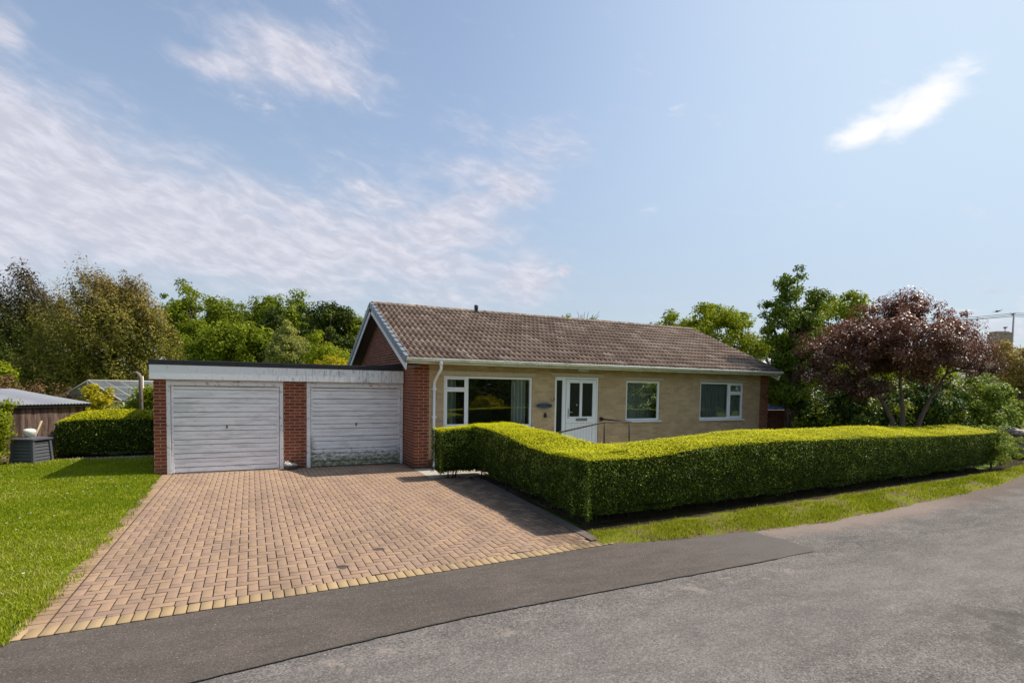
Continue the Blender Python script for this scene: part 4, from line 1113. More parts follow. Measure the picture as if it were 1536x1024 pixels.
    P = P + N * bulge[:, None]
    patch = np.clip(nz3(P, 1.3, seed + 11) * .9 - .25, 0, 1) + np.clip(nz3(P, 4.0, seed + 1) - .45, 0, 1)
    Y = np.clip(Y * (1 - .55 * patch * (N[:, 2] > .5)), 0, 1)
    N = N * np.where(N[:, 2:3] > .5, 3.0, 1.0)
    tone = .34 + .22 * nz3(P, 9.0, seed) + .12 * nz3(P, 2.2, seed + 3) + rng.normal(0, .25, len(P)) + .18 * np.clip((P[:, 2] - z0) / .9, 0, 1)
    o = leaves(part, P, N, size, mat, root, Y, .62, tone, 0, .55)
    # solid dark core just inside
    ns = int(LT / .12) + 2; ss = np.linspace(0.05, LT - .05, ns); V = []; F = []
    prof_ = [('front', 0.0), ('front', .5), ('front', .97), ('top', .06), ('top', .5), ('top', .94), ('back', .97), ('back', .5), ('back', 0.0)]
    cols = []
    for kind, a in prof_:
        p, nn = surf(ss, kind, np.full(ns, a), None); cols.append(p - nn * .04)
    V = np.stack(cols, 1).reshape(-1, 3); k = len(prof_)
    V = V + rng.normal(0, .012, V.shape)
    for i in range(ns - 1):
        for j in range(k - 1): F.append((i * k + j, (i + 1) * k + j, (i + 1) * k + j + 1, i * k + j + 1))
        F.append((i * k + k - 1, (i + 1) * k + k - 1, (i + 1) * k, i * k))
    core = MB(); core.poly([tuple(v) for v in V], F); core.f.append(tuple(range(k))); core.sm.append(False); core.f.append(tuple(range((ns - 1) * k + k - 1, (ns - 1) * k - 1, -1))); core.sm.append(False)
    return o, core
BARKD = simple('dark_hedge_stems', (.045, .036, .028), 1.0, .1)
def stems(root, pts, h=.32, mat=BARKD, name='stem'):
    for (x, y) in pts:
        m = MB(); x += rnd.uniform(-.16, .16); y += rnd.uniform(-.05, .12)
        a = rnd.uniform(-.12, .12); b = rnd.uniform(-.06, .06)
        m.tube([(x, y, -.02), (x + a * .5, y + b * .5, h * .5), (x + a, y + b, h)], [rnd.uniform(.014, .028), .014, .012], 6)
        kids(root, m.build(name, mat))

itp = lambda xs, ys: (lambda f: np.interp(f, xs, ys))
# L-shaped front hedge: return by the path, leg along the drive, long run along the verge
hd = thing('privet_hedge', 'long waist high clipped green hedge wrapping round the front garden', 'hedge', loc=(6.5, -5.6, 0))
front_path = [(.655, -6.345), (1.0, -6.34), (1.7, -6.30), (3.7, -6.17), (5.6, -6.05), (7.9, -5.90), (10.8, -5.70), (13.0, -5.58), (14.5, -5.44)]
LTf = 13.3
def fx(xs, ys): return itp([(x - .62) / 13.88 for x in xs], ys)
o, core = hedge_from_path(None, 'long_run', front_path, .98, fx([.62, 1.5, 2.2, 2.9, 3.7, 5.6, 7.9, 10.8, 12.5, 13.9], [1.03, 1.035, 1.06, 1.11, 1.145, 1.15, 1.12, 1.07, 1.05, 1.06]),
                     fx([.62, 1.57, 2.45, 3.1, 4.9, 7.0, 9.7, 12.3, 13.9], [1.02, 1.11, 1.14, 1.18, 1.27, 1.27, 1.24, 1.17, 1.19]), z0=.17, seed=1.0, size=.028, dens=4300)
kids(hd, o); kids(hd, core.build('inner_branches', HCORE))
side_path = [(.78, -1.35), (.73, -3.0), (.69, -4.5), (.66, -5.95)]
zf = itp([0, .13, .30, .44, .57, .68, .88, 1.0], [1.17, 1.17, 1.165, 1.12, 1.07, 1.02, .985, .99])
zb = itp([0, .2, .4, .6, .8, 1.0], [1.20, 1.21, 1.19, 1.15, 1.12, 1.12])
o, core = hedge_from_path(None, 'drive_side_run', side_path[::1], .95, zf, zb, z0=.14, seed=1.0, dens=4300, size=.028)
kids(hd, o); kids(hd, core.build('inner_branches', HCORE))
# path order gives its left-hand side towards +x only when walking south to north, so the return piece is separate
ret_path = [(-.0, -1.70), (1.25, -1.72)]
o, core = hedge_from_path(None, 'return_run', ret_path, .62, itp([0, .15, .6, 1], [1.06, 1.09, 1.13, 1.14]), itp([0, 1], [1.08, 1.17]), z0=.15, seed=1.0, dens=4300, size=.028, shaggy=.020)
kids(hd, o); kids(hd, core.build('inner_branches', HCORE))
st_ = [(.15 + .2 * i, -1.45) for i in range(3)] + [(1.0, -2.0 - .42 * i) for i in range(10)] + [(1.0 + .38 * i, -5.95 + .38 * i * .0625) for i in range(34)]
stems(hd, st_)
# left hedge beside the garage
h2 = thing('privet_hedge', 'low clipped hedge standing between the shed and the garage wall', 'hedge', loc=(-6.8, 5.0, 0))
o, core = hedge_from_path(None, 'foliage', [(-8.12, 4.62), (-7.3, 4.58), (-6.4, 4.6), (-5.58, 4.66)], .95, itp([0, .1, .3, 1], [.93, .985, 1.02, 1.0]), itp([0, .12, .35, .6, 1], [1.02, 1.17, 1.24, 1.24, 1.16]), z0=.10, seed=8.0, size=.042, dens=1700)
kids(h2, o); kids(h2, core.build('inner_branches', HCORE)); stems(h2, [(-7.9 + .4 * i, 4.9) for i in range(6)], .3)

# ---- grass blades
GRASS = leaf_mat('grass_blades', (.18, .24, .010), (.40, .42, .022), None, .35, .12, .7, (.55, .50, .18))
GRASSV = leaf_mat('verge_blades', (.22, .25, .010), (.46, .43, .030), None, .35, .12, .7, (.58, .48, .20))
def inpoly(P, poly):
    x, y = P[:, 0], P[:, 1]; c = np.zeros(len(P), bool); n = len(poly)
    for i in range(n):
        x0, y0 = poly[i]; x1, y1 = poly[(i + 1) % n]
        cond = ((y0 > y) != (y1 > y)) & (x < (x1 - x0) * (y - y0) / (y1 - y0 + 1e-12) + x0); c ^= cond
    return c
def grass(name, poly, n, h, mat, label, thin=None, near=None, z=.008, w=.0045, zfn=None):
    pa = np.array(poly); lo = pa.min(0); hi = pa.max(0)
    P = lo + rng.random((n, 2)) * (hi - lo)
    if near is not None:
        d = np.linalg.norm(P - CAMP[:2], axis=1); P = P[rng.random(len(P)) < np.clip((near / d) ** 1.6, 0.04, 1)]
    P = P[inpoly(P, poly)]
    if thin is not None: P = P[thin(P)]
    n = len(P); d = np.linalg.norm(P - CAMP[:2], axis=1)
    P3 = np.concatenate([P, (np.full((n, 1), z) if zfn is None else np.array([[zfn(float(a), float(b))] for a, b in P]))], 1)
    pn = nz3(P3, 2.3, 2.0)
    hh = h * rng.uniform(.45, 1.25, n) * (1 + .35 * pn + .35 * np.clip(nz3(P3, 4.2, 7.0), 0, 1)) * np.where(rng.random(n) < .012, 1.9, 1.0)
    ww = w * np.clip(d / 7.0, 1, 3.2) * rng.uniform(.7, 1.3, n)
    a = rng.random(n) * 2 * math.pi; wd = np.stack([np.cos(a), np.sin(a), 0 * a], 1)
    b = rng.random(n) * 2 * math.pi; ln = rng.uniform(.1, .75, n) * hh
    tip = P3 + np.stack([np.cos(b) * ln, np.sin(b) * ln, hh], 1)
    mid = P3 * .5 + tip * .5 - np.stack([np.cos(b) * ln * .18, np.sin(b) * ln * .18, -hh * .08], 1)
    V = np.stack([P3 - wd * ww[:, None], P3 + wd * ww[:, None], mid + wd * ww[:, None] * .8, mid - wd * ww[:, None] * .8, tip], 1).reshape(-1, 3)
    i = np.arange(n) * 5
    F = np.concatenate([np.stack([i, i + 1, i + 2, i + 3], 1), np.stack([i + 3, i + 2, i + 4, i + 4], 1)])
    # second set as triangles: build separately to stay valid
    V4 = V.reshape(n, 5, 3)
    quad = mesh_quadtri(name, V4, mat, np.clip(.47 + .22 * pn + .28 * nz3(P3, .75, 9.0) + .16 * nz3(P3, 6.5, 4.0) + rng.normal(0, .24, n), 0, 1))
    return tag(quad, label, 'grass', kind='stuff')
def mesh_quadtri(name, V5, mat, tone):
    n = len(V5); me = bpy.data.meshes.new(name)
    me.vertices.add(n * 5); me.vertices.foreach_set('co', V5.astype(np.float32).ravel())
    i = (np.arange(n) * 5)[:, None]
    idx = np.concatenate([i, i + 1, i + 2, i + 3, i + 3, i + 2, i + 4], 1).astype(np.int32)
    me.loops.add(idx.size); me.loops.foreach_set('vertex_index', idx.ravel())
    st = (np.arange(n) * 7)[:, None]; st = np.concatenate([st, st + 4], 1).astype(np.int32)
    me.polygons.add(2 * n); me.polygons.foreach_set('loop_start', st.ravel())
    a = me.attributes.new('tone', 'FLOAT', 'POINT'); a.data.foreach_set('value', np.repeat(tone, 5).astype(np.float32))
    me.update(calc_edges=True); me.validate(); me.materials.append(mat)
    o = bpy.data.objects.new(name, me); COL.objects.link(o); return o
def edge_thin(P): return rng.random(len(P)) < np.clip((-5.36 - P[:, 0]) / .26 + .6 * nz3(np.concatenate([P, P[:, :1] * 0], 1), 5, 1) + .25, 0.05, 1)
grass('lawn_grass', [(-14, -7.25), (-7.6, -7.36), (-5.36, -7.42), (-5.24, -6.3), (-5.22, -5.0), (-5.24, -3.2), (-5.30, -1.5), (-5.40, .9), (-5.6, 1.3), (-5.6, 4.45), (-8.05, 4.25), (-8.9, 3.5), (-14, 2.6)], 1500000, .034, GRASS,
      'short mown green grass of the lawn left of the drive', edge_thin, 5.6)
vp = [(.46, -7.06)] + VERGE_EDGE[1:] + [(60, 12), (26, 2.5), (14.3, -5.6), (.70, -6.35)]
vclip = [(x, y) for x, y in [(.46, -7.06), (1.4, -7.16), (2.9, -7.31), (4.6, -7.37), (6.0, -7.24), (7.8, -7.09), (9.8, -6.89), (11.6, -6.66), (14, -6.19), (17, -5.59), (21, -4.64), (22, -2), (14.3, -5.5), (.66, -6.33)]]
def vthin(P):
    k = nz3(np.concatenate([P, P[:, :1] * 0], 1), 3.1, 5)
    edge = np.interp(P[:, 0], [a for a, b in VERGE_RAG], [b for a, b in VERGE_RAG])
    hd_ = np.interp(P[:, 0], [.6, 2.5, 5.2, 10.8, 13.9, 20], [-6.38, -6.34, -6.20, -5.80, -5.56, -4.4])
    din = P[:, 1] - edge; dh = hd_ - P[:, 1]
    return rng.random(len(P)) < np.clip(.50 + .85 * k, .05, 1) * np.clip(din / .18 + .15 + .3 * k, .03, 1) * np.clip(dh / .22 + .2 * k, .015, 1)
grass('verge_grass', vclip, 1300000, .044, GRASSV, 'patchy mossy grass verge between the hedge and the road', vthin, 6.0, zfn=verge_z)

def daisies():
    V = []; F = []
    for q in range(300):
        if q < 190: x, y = rnd.gauss(-6.6, .55), rnd.gauss(4.15, .14)
        else: x, y = rnd.uniform(-10, -5.7), rnd.uniform(-6, 3.5)
        if x > -5.62 or x < -12 or y > 4.45: continue
        r = rnd.uniform(.009, .014); b = len(V); z = rnd.uniform(.035, .055)
        for k in range(6): V.append((x + r * math.cos(k * 1.047), y + r * math.sin(k * 1.047), z + .004 * (k % 2)))
        F.append(tuple(range(b, b + 6)))
    tag(mesh_np('daisies', V, F, simple('daisy_petals', (.75, .74, .70), .7, .2, .05)), 'white daisies dotted in the lawn in front of the left hedge', 'flowers', kind='stuff')
daisies()
# ---- generic tree
def branchy(m, a, b, r0, r1, n=6, wob=.08):
    a = Vector(a); b = Vector(b); L = (b - a).length
    pts = []; rr = []
    for i in range(n + 1):
        t = i / n; p = a.lerp(b, t)
        if 0 < i < n: p += Vector((rnd.uniform(-1, 1), rnd.uniform(-1, 1), rnd.uniform(-.5, .5))) * wob * L * (1 - abs(2 * t - 1) * .4)
        pts.append(p); rr.append(r0 + (r1 - r0) * t)
    m.tube(pts, rr, 7, False); return pts
def crown_pts(blobs, ncl, nleaf, clr, shell=.45, squash=.75, ax=None, seed=0.0, gap=.0):
    """blobs: (centre, rx, rz). leaf clumps sit in the outer shell of every blob"""
    vol = np.array([b[1] ** 1.6 * b[2] ** .8 for b in blobs]); pr = vol / vol.sum()
    pick = rng.choice(len(blobs), ncl, p=pr)
    C = np.array([b[0] for b in blobs])[pick]; RX = np.array([b[1] for b in blobs])[pick]; RZ = np.array([b[2] for b in blobs])[pick]
    d = rng.normal(0, 1, (ncl, 3)); d /= np.linalg.norm(d, axis=1)[:, None]
    rad = shell + (1 - shell) * rng.random(ncl) ** .6
    cc = C + d * rad[:, None] * np.stack([RX, RX, RZ], 1)
    if gap:
        keep = nz3(cc, gap, seed) > -.42; cc = cc[keep]; d = d[keep]
    k = rng.integers(0, len(cc), nleaf)
    e = rng.normal(0, 1, (nleaf, 3)); e /= np.linalg.norm(e, axis=1)[:, None]
    cr = clr * rng.uniform(.55, 1.35, len(cc))
    rr = cr[k] * rng.random(nleaf) ** .45
    off = e * rr[:, None]; off[:, 2] *= squash
    if ax is not None:
        a = np.array(ax, float); la = np.linalg.norm(a); a /= la
        pr_ = off @ a; off = off + a[None] * (pr_ * (la - 1))[:, None]
    P = cc[k] + off
    N = off / (np.linalg.norm(off, axis=1)[:, None] + 1e-9) * .7 + d[k] * .6
    return P, N, cc, k
def tree(name, label, cat, base, blobs, leafmat, ncl, nleaf, clr, size, trunk=(.18, .05), bark=BARK, group=None, shell=.45, ax=None, fork=None, aspect=.6, squash=.75, upb=.35, seed=0.0, gap=.0, tint=None, nb=14, droop=0.0, limbs=None):
    root = thing(name, label, cat, group, tuple(base))
    P, N, cc, k = crown_pts(blobs, ncl, nleaf, clr, shell, squash, ax, seed, gap)
    cl_tone = rng.random(len(cc))
    tone = np.clip(.25 + .5 * cl_tone[k] + rng.normal(0, .17, len(P)), 0, 1)
    yg = None
    if tint is not None: yg = np.clip(tint(P, cl_tone[k]), 0, 1)
    kids(root, leaves('crown', P, N, size, leafmat, None, yg, aspect, tone, droop, .6, upb))
    m = MB()
    base = Vector(base); top = Vector(np.mean([b[0] for b in blobs], 0))
    hi = max(b[0][2] + b[2] for b in blobs)
    if limbs is None:
        forkp = base.lerp(top, .55) if fork is None else Vector(fork)
        branchy(m, base - Vector((0, 0, .1)), forkp, trunk[0], trunk[0] * .7, 5, .03)
        starts = [forkp]
    else:
        starts = []
        for lb in limbs:
            for i in range(len(lb) - 1):
                r = trunk[0] * (1 - .25 * i); branchy(m, lb[i], lb[i + 1], r, r * .78, 4, .03)
            starts.append(Vector(lb[-1]))
    idx = rng.choice(len(cc), min(nb, len(cc)), replace=False)
    for i in idx:
        c = Vector(cc[i]); s = min(starts, key=lambda q: (q - c).length)
        branchy(m, s, s.lerp(c, .96), trunk[0] * .45, trunk[1] * .25, 5, .07)
    kids(root, m.build('trunk', bark))
    return root
PXM = 1.0 / FPX
def blob(u, v, t, ru, rv, dt=0.0):
    return (at(u, v, t + dt), ru * t * PXM, rv * t * PXM)
def gb(u, t, z=0.0):
    p = at(u, 600, t); return (float(p[0]), float(p[1]), z)

# leaf colours
RUSS = leaf_mat('russet_willow_leaves', (.055, .075, .010), (.36, .33, .045), (.50, .30, .13), .25, .12, .7)
PURP = leaf_mat('purple_grey_leaves', (.055, .048, .020), (.20, .15, .075), (.13, .16, .025), .25, .12, .7)
GR1 = leaf_mat('oak_leaves', (.075, .105, .008), (.30, .34, .026), None, .33, .08, .7)
GR2 = leaf_mat('dark_yew_leaves', (.030, .048, .010), (.11, .14, .024), None, .2, .08, .7)
GR3 = leaf_mat('birch_leaves', (.20, .215, .045), (.46, .46, .12), None, .3, .08, .7)
GR4 = leaf_mat('lime_green_leaves', (.12, .16, .008), (.38, .40, .016), None, .38, .1, .6)
GR5 = leaf_mat('glossy_bay_leaves', (.065, .11, .010), (.23, .31, .028), None, .3, .15, .5)
YEL = leaf_mat('golden_leaves', (.26, .24, .012), (.66, .54, .02), None, .3, .1, .6)
PLUM = leaf_mat('copper_plum_leaves', (.062, .034, .022), (.185, .082, .048), (.36, .10, .040), .25, .4, .42, (.55, .38, .33))  # sunlit redder top and pale leaf glints are painted into these colours
SHR = leaf_mat('dark_shrub_leaves', (.018, .050, .010), (.11, .18, .020), (.42, .45, .03), .25, .25, .5)
SHR2 = leaf_mat('pale_shrub_leaves', (.10, .17, .02), (.36, .42, .05), None, .3, .15, .55)
TAN = leaf_mat('bronze_leaves', (.20, .15, .035), (.58, .42, .12), None, .25, .15, .5)
HEATH = leaf_mat('brown_beech_leaves', (.10, .07, .025), (.28, .16, .075), None, .2, .1, .7)
FARG = leaf_mat('far_wood_leaves', (.045, .070, .016), (.13, .17, .035), None, .25, .1, .7)

# ---- left: wind-blown russet tree and its purple-grey neighbour
AXW = (-.62 * RT[0] * 2.6, -.62 * RT[1] * 2.6, 2.9)
T0 = 27
tree('windblown_tree', 'big russet and olive wind blown tree with ragged leaning tips behind the shed', 'tree', gb(180, T0),
     [blob(178, 500, T0, 70, 62), blob(120, 520, T0, 52, 58, -1), blob(232, 520, T0, 34, 50, .5), blob(150, 455, T0, 38, 44), blob(198, 458, T0, 26, 40), blob(124, 436, T0, 12, 26), blob(155, 430, T0, 12, 26), blob(205, 442, T0, 14, 26), blob(235, 480, T0, 20, 30), blob(110, 560, T0, 60, 34), blob(190, 565, T0, 62, 32), blob(178, 432, T0, 10, 20), *[blob(u_, v_, T0, 6, 17) for u_, v_ in ((112, 428), (128, 418), (143, 424), (160, 416), (176, 412), (192, 424), (208, 428), (222, 448), (238, 468))], blob(92, 462, T0, 16, 26), blob(85, 520, T0, 40, 50, .5), blob(60, 560, T0, 50, 34)],
     RUSS, 820, 90000, .36, .13, (.22, .06), shell=.2, ax=AXW, seed=2, nb=30, aspect=.42, tint=lambda P, c: np.clip((P[:, 2] - 4.2) / 4, 0, 1) * .5 + c * .35 - .1)
T1 = 31
tree('windblown_tree', 'purple grey leaning tree at the far left edge behind the shed roof', 'tree', gb(40, T1),
     [blob(50, 480, T1, 36, 48), blob(20, 510, T1, 40, 50), blob(35, 432, T1, 18, 26), blob(-12, 490, T1, 34, 58), blob(72, 470, T1, 20, 30), blob(40, 555, T1, 60, 36), blob(-8, 450, T1, 14, 26), blob(22, 424, T1, 7, 18), blob(44, 420, T1, 7, 18), blob(66, 440, T1, 7, 18)],
     PURP, 430, 40000, .46, .16, (.22, .06), shell=.2, ax=AXW, seed=5, nb=20, aspect=.42, tint=lambda P, c: np.clip((7.0 - P[:, 2]) / 3.0, 0, 1) * .85)
tree('garden_shrub', 'light green bush at the left edge behind the shed roof', 'shrub', gb(2, 22), [blob(-8, 565, 22, 16, 22), blob(0, 580, 22, 14, 12)], GR4, 60, 5000, .4, .12, (.05, .03), seed=4, nb=5)
# ---- woodland row behind the garage, tree by tree
wd = [(282, 470, 60, 44, 60, GR1, 'rounded green woodland tree directly right of the russet tree'),
      (345, 478, 64, 40, 50, GR4 and GR1, 'dark green woodland tree second from the russet tree'),
      (398, 478, 62, 30, 48, GR1, 'green woodland tree with thin gaps left of the pale birch'),
      (432, 476, 58, 34, 46, GR1, 'tall olive woodland tree directly behind the pale birch'),
      (492, 490, 54, 50, 50, GR2, 'broad dark evergreen woodland tree right of the pale birch'),
      (538, 500, 57, 22, 40, GR1, 'bright green woodland tree beside the bungalow gable')]
for i, (u, v, t, ru, rv, mt, lab) in enumerate(wd):
    bl = [blob(u, v + 8, t, ru * .8, rv * .7)] + [blob(u + rnd.uniform(-.75, .75) * ru, v + rnd.uniform(-.55, .7) * rv, t, ru * rnd.uniform(.28, .5), rv * rnd.uniform(.22, .4), rnd.uniform(-1, 1)) for _ in range(9)] + [blob(u, v + 58, t, ru * 1.0, rv * .7)]
    tree('woodland_tree', lab, 'tree', gb(u, t), bl, mt, 190, 13000, .85, .30, (.3, .1), group='woodland trees behind the garage', seed=i * 3.3, nb=14, gap=.9)
tree('woodland_tree', 'mid green leafy tree in front of the woodland behind the garage', 'tree', gb(345, 44), [blob(330, 520, 44, 40, 34), blob(385, 525, 44, 34, 30), blob(290, 530, 44, 34, 30), blob(360, 500, 44, 22, 18)], GR1, 190, 13000, .7, .25, (.2, .08), seed=31, gap=.9, nb=10)
tree('woodland_tree', 'deep green woodland tree standing furthest back behind the others', 'tree', gb(400, 68), [blob(u_, 494 + 5 * math.sin(u_), 68, 34, 26) for u_ in range(250, 560, 28)] + [blob(u_, 535, 68, 40, 30) for u_ in range(255, 560, 45)], GR1, 420, 26000, 1.0, .34, (.3, .1), seed=37, nb=10)
tree('conifer', 'very dark conifer rising left of the pale birch', 'conifer', gb(408, 46), [blob(405, 500, 46, 18, 22), blob(404, 525, 46, 26, 26), blob(412, 480, 46, 10, 18)], GR2, 120, 9000, .6, .24, (.2, .06), seed=14)
tree('birch_tree', 'pale yellowish green birch standing in front of the dark woodland', 'tree', gb(434, 38), [blob(434, 510, 38, 20, 22), blob(430, 532, 38, 28, 20), blob(448, 522, 38, 16, 24), blob(432, 493, 38, 8, 10), blob(410, 540, 38, 12, 14)], GR3, 110, 12000, .42, .15, (.12, .04), seed=9, droop=.5)
tree('garden_shrub', 'golden green bush right of the birch showing above the garage roof', 'shrub', gb(485, 31), [blob(490, 535, 31, 24, 16), blob(470, 530, 31, 14, 24), blob(510, 535, 31, 20, 12), blob(478, 512, 31, 10, 14)], GR4, 60, 5500, .45, .13, (.08, .03), seed=12, nb=8)
tree('garden_shrub', 'bright yellow flowering bush low behind the right end of the garage roof', 'shrub', gb(498, 27), [blob(500, 545, 27, 22, 10), blob(485, 548, 27, 14, 8), blob(525, 546, 27, 14, 7)], YEL, 40, 2600, .3, .10, (.05, .02), seed=13, nb=5)
# ---- behind the bungalow
tree('round_tree', 'broad domed yellow green tree behind the ridge of the bungalow', 'tree', gb(1055, 34), [blob(1050, 500, 34, 62, 38), blob(1010, 490, 34, 34, 20), blob(1060, 474, 34, 44, 20), blob(1105, 500, 34, 26, 34), blob(1000, 505, 34, 28, 22), blob(1130, 520, 34, 20, 24)], GR4, 260, 24000, .5, .17, (.25, .08), seed=15, nb=18, gap=1.1)
tree('twiggy_tree', 'thin almost bare tree whose twigs show above the ridge', 'tree', gb(868, 34), [blob(850, 478, 34, 12, 6), blob(888, 483, 34, 7, 4)], GR4, 9, 260, .25, .15, (.08, .02), nb=7)
m = MB(); base_ = Vector(gb(875, 34)); tw = base_ + Vector((0, 0, 4.6))
tw0 = at(876, 500, 34)
for q in range(16):
    e_ = at(864 + rnd.uniform(0, 36), 466 + rnd.uniform(0, 14), 34 + rnd.uniform(-.5, .5)); branchy(m, tw0, e_, .035, .008, 6, .06)
branchy(m, base_, tw0, .14, .05)
tk = bpy.data.objects.get('twiggy_tree'); kids(tk, m.build('bare_twigs', BARK))
tree('far_tree', 'dark distant trees seen between the round tree and the tall bay tree', 'tree', gb(1150, 80), [blob(1150, 530, 80, 26, 22), blob(1175, 530, 80, 20, 24)], FARG, 70, 4000, 1.2, .5, (.3, .1), seed=16)
TT = 18.5
tree('tall_tree', 'tall loose glossy green tree right of the bungalow with bare gaps in its top', 'tree', gb(1195, TT), [blob(1188, 435, TT, 22, 22), blob(1160, 460, TT, 16, 30), blob(1200, 410, TT, 9, 16), blob(1178, 415, TT, 9, 10), blob(1185, 490, TT, 36, 40), blob(1200, 545, TT, 42, 42), blob(1175, 585, TT, 26, 26), blob(1222, 455, TT, 16, 24), blob(1155, 500, TT, 12, 18), blob(1224, 430, TT, 8, 7), blob(1170, 540, TT, 24, 26), blob(1180, 590, TT, 34, 22), blob(1168, 575, TT, 16, 20), blob(1215, 500, TT, 26, 26)], GR5, 400, 26000, .26, .10, (.14, .05), shell=.3, seed=18, nb=26, gap=1.9)
tree('lime_tree', 'bright lime green tree between the tall tree and the copper plum', 'tree', gb(1240, 26), [blob(1235, 478, 26, 42, 30), blob(1265, 458, 26, 34, 18), blob(1222, 455, 26, 22, 12), blob(1220, 515, 26, 40, 36), blob(1285, 470, 26, 20, 16), blob(1280, 450, 26, 7, 10), blob(1240, 560, 26, 60, 40)], GR4, 260, 19000, .42, .14, (.16, .05), seed=20, nb=14, gap=1.3)
# ---- copper plum with three leaning stems
TP = 15.8
Lb = lambda u, v, dt=0: tuple(at(u, v, TP + dt))
l1b, l2b, l3b = at(1352, 660, TP), at(1356, 660, TP), at(1362, 660, TP + .4)
l1b[2] = l2b[2] = l3b[2] = -.05
tree('copper_plum_tree', 'dark red leaved plum tree with leaning stems rising behind the front hedge', 'tree', tuple(l2b),
     [blob(1330, 492, TP, 52, 34), blob(1372, 478, TP, 42, 30), blob(1262, 515, TP, 46, 34), blob(1225, 535, TP, 28, 26), blob(1300, 545, TP, 62, 28), blob(1425, 510, TP, 40, 28), blob(1462, 525, TP, 24, 24), blob(1395, 545, TP, 60, 30), blob(1230, 562, TP, 24, 18), blob(1290, 575, TP, 46, 18), blob(1345, 465, TP, 22, 16), blob(1455, 545, TP, 24, 14), blob(1340, 505, TP, 100, 50), blob(1245, 572, TP, 32, 20), blob(1300, 585, TP, 30, 14), blob(1355, 458, TP, 34, 18), blob(1382, 520, TP - .0, 70, 36, -1.0), blob(1300, 520, TP, 60, 30, 1.0), blob(1475, 545, TP, 26, 24), blob(1445, 500, TP, 16, 14), blob(1410, 475, TP, 18, 16), blob(1215, 512, TP, 16, 14)],
     PLUM, 820, 100000, .25, .062, (.085, .045), BARKP, shell=.3, seed=22, nb=40, gap=2.2, upb=.7, tint=lambda P, c: np.clip((P[:, 2] - 2.7) / 1.6, 0, 1) * (.15 + .6 * (rng.random(len(P)) < .38)),
     limbs=[[tuple(l1b), Lb(1338, 628), Lb(1322, 600), Lb(1296, 565)], [tuple(l2b), Lb(1354, 620), Lb(1352, 590), Lb(1350, 545)], [tuple(l3b), Lb(1383, 622, .4), Lb(1394, 600, .4), Lb(1420, 560, .4)]])
# ---- shrubbery behind the front hedge, shrub by shrub
sh = [(1218, 612, 18.5, 34, 28, SHR, 'dark green shrub beside the low brick wall'),
      (1275, 606, 18.0, 34, 34, SHR, 'speckled green and yellow shrub left of the plum stems'),
      (1330, 608, 19.0, 34, 36, SHR, 'dark shrub directly behind the plum stems'),
      (1400, 605, 18.5, 40, 36, SHR, 'dark glossy shrub right of the plum stems')]
for i, (u, v, t, ru, rv, mt, lab) in enumerate(sh):
    tree('garden_shrub', lab, 'shrub', gb(u, t), [blob(u, v, t, ru, rv), blob(u - 12, v - 14, t, ru * .6, rv * .6), blob(u + 14, v + 12, t, ru * .7, rv * .7, -.5), blob(u, v + 26, t, ru, rv * .7)], mt, 110, 9000, .3, .095, (.04, .02), group='shrubs behind the front hedge', seed=40 + i, nb=8, tint=lambda P, c: (c > .72) * .7)
tree('laburnum_shrub', 'bright green leafy shrub glowing between the plum stems', 'shrub', gb(1330, 20.5), [blob(1330, 570, 20.5, 60, 26), blob(1375, 560, 20.5, 50, 30), blob(1300, 560, 20.5, 40, 22)], GR4, 120, 8000, .36, .12, (.05, .02), seed=50, nb=8)
tree('garden_shrub', 'light green big leaved shrub right of the plum tree', 'shrub', gb(1470, 19), [blob(1462, 590, 19, 32, 26), blob(1490, 600, 19, 28, 24), blob(1440, 610, 19, 26, 22), blob(1475, 625, 19, 44, 16), blob(1520, 615, 19, 24, 20)], SHR2, 130, 10000, .3, .115, (.05, .02), group='shrubs behind the front hedge', seed=51, nb=8)
tree('bronze_tree', 'bronze yellow leaved tree at the right edge in front of the far chimney', 'tree', gb(1530, 24), [blob(1506, 520, 24, 8, 8), blob(1530, 550, 24, 34, 28), blob(1512, 535, 24, 20, 14), blob(1552, 535, 24, 24, 22), blob(1560, 580, 24, 40, 30)], TAN, 150, 12000, .42, .13, (.12, .04), seed=53, nb=12)
tree('rough_shrub', 'loose pale green shrub growing through the right end of the long hedge', 'shrub', tuple(np.array([14.55, -5.25, 0])), [(np.array([14.5, -5.3, .62]), .62, .48), (np.array([15.3, -5.0, .55]), .6, .45), (np.array([14.3, -5.1, .95]), .5, .25)], SHR2, 90, 9000, .16, .055, (.03, .015), seed=55, nb=10)

# ---- behind and around the shed
def mound(name, label, cat, pts, mat, ncl, nleaf, clr, size, seed, group=None, aspect=.6):
    """long overgrown bank of foliage"""
    bl = [(np.array(p[:3]), p[3], p[4]) for p in pts]
    return tree(name, label, cat, (pts[0][0], pts[0][1], 0), bl, mat, ncl, nleaf, clr, size, (.04, .02), seed=seed, nb=8, group=group, aspect=aspect)
TB = 20.5
mound('brown_hedge', 'overgrown reddish brown hedge running behind the shed roof', 'hedge', [(*at(u, v, TB + (u - 60) * .01), 1.0, .62) for u, v in ((-30, 590), (0, 588), (30, 592), (60, 597), (90, 600), (118, 604), (145, 612))] + [(*at(u, 625, TB), 1.1, .8) for u in (-20, 20, 60, 100, 140)], HEATH, 260, 17000, .3, .10, 60)
tree('golden_bush', 'golden yellow leaved bush standing above the left hedge', 'shrub', gb(147, 19), [blob(147, 592, 19, 18, 14), blob(140, 606, 19, 20, 12), blob(158, 606, 19, 12, 14), blob(150, 620, 19, 22, 10)], YEL, 60, 4200, .24, .085, (.04, .02), seed=61, nb=8)
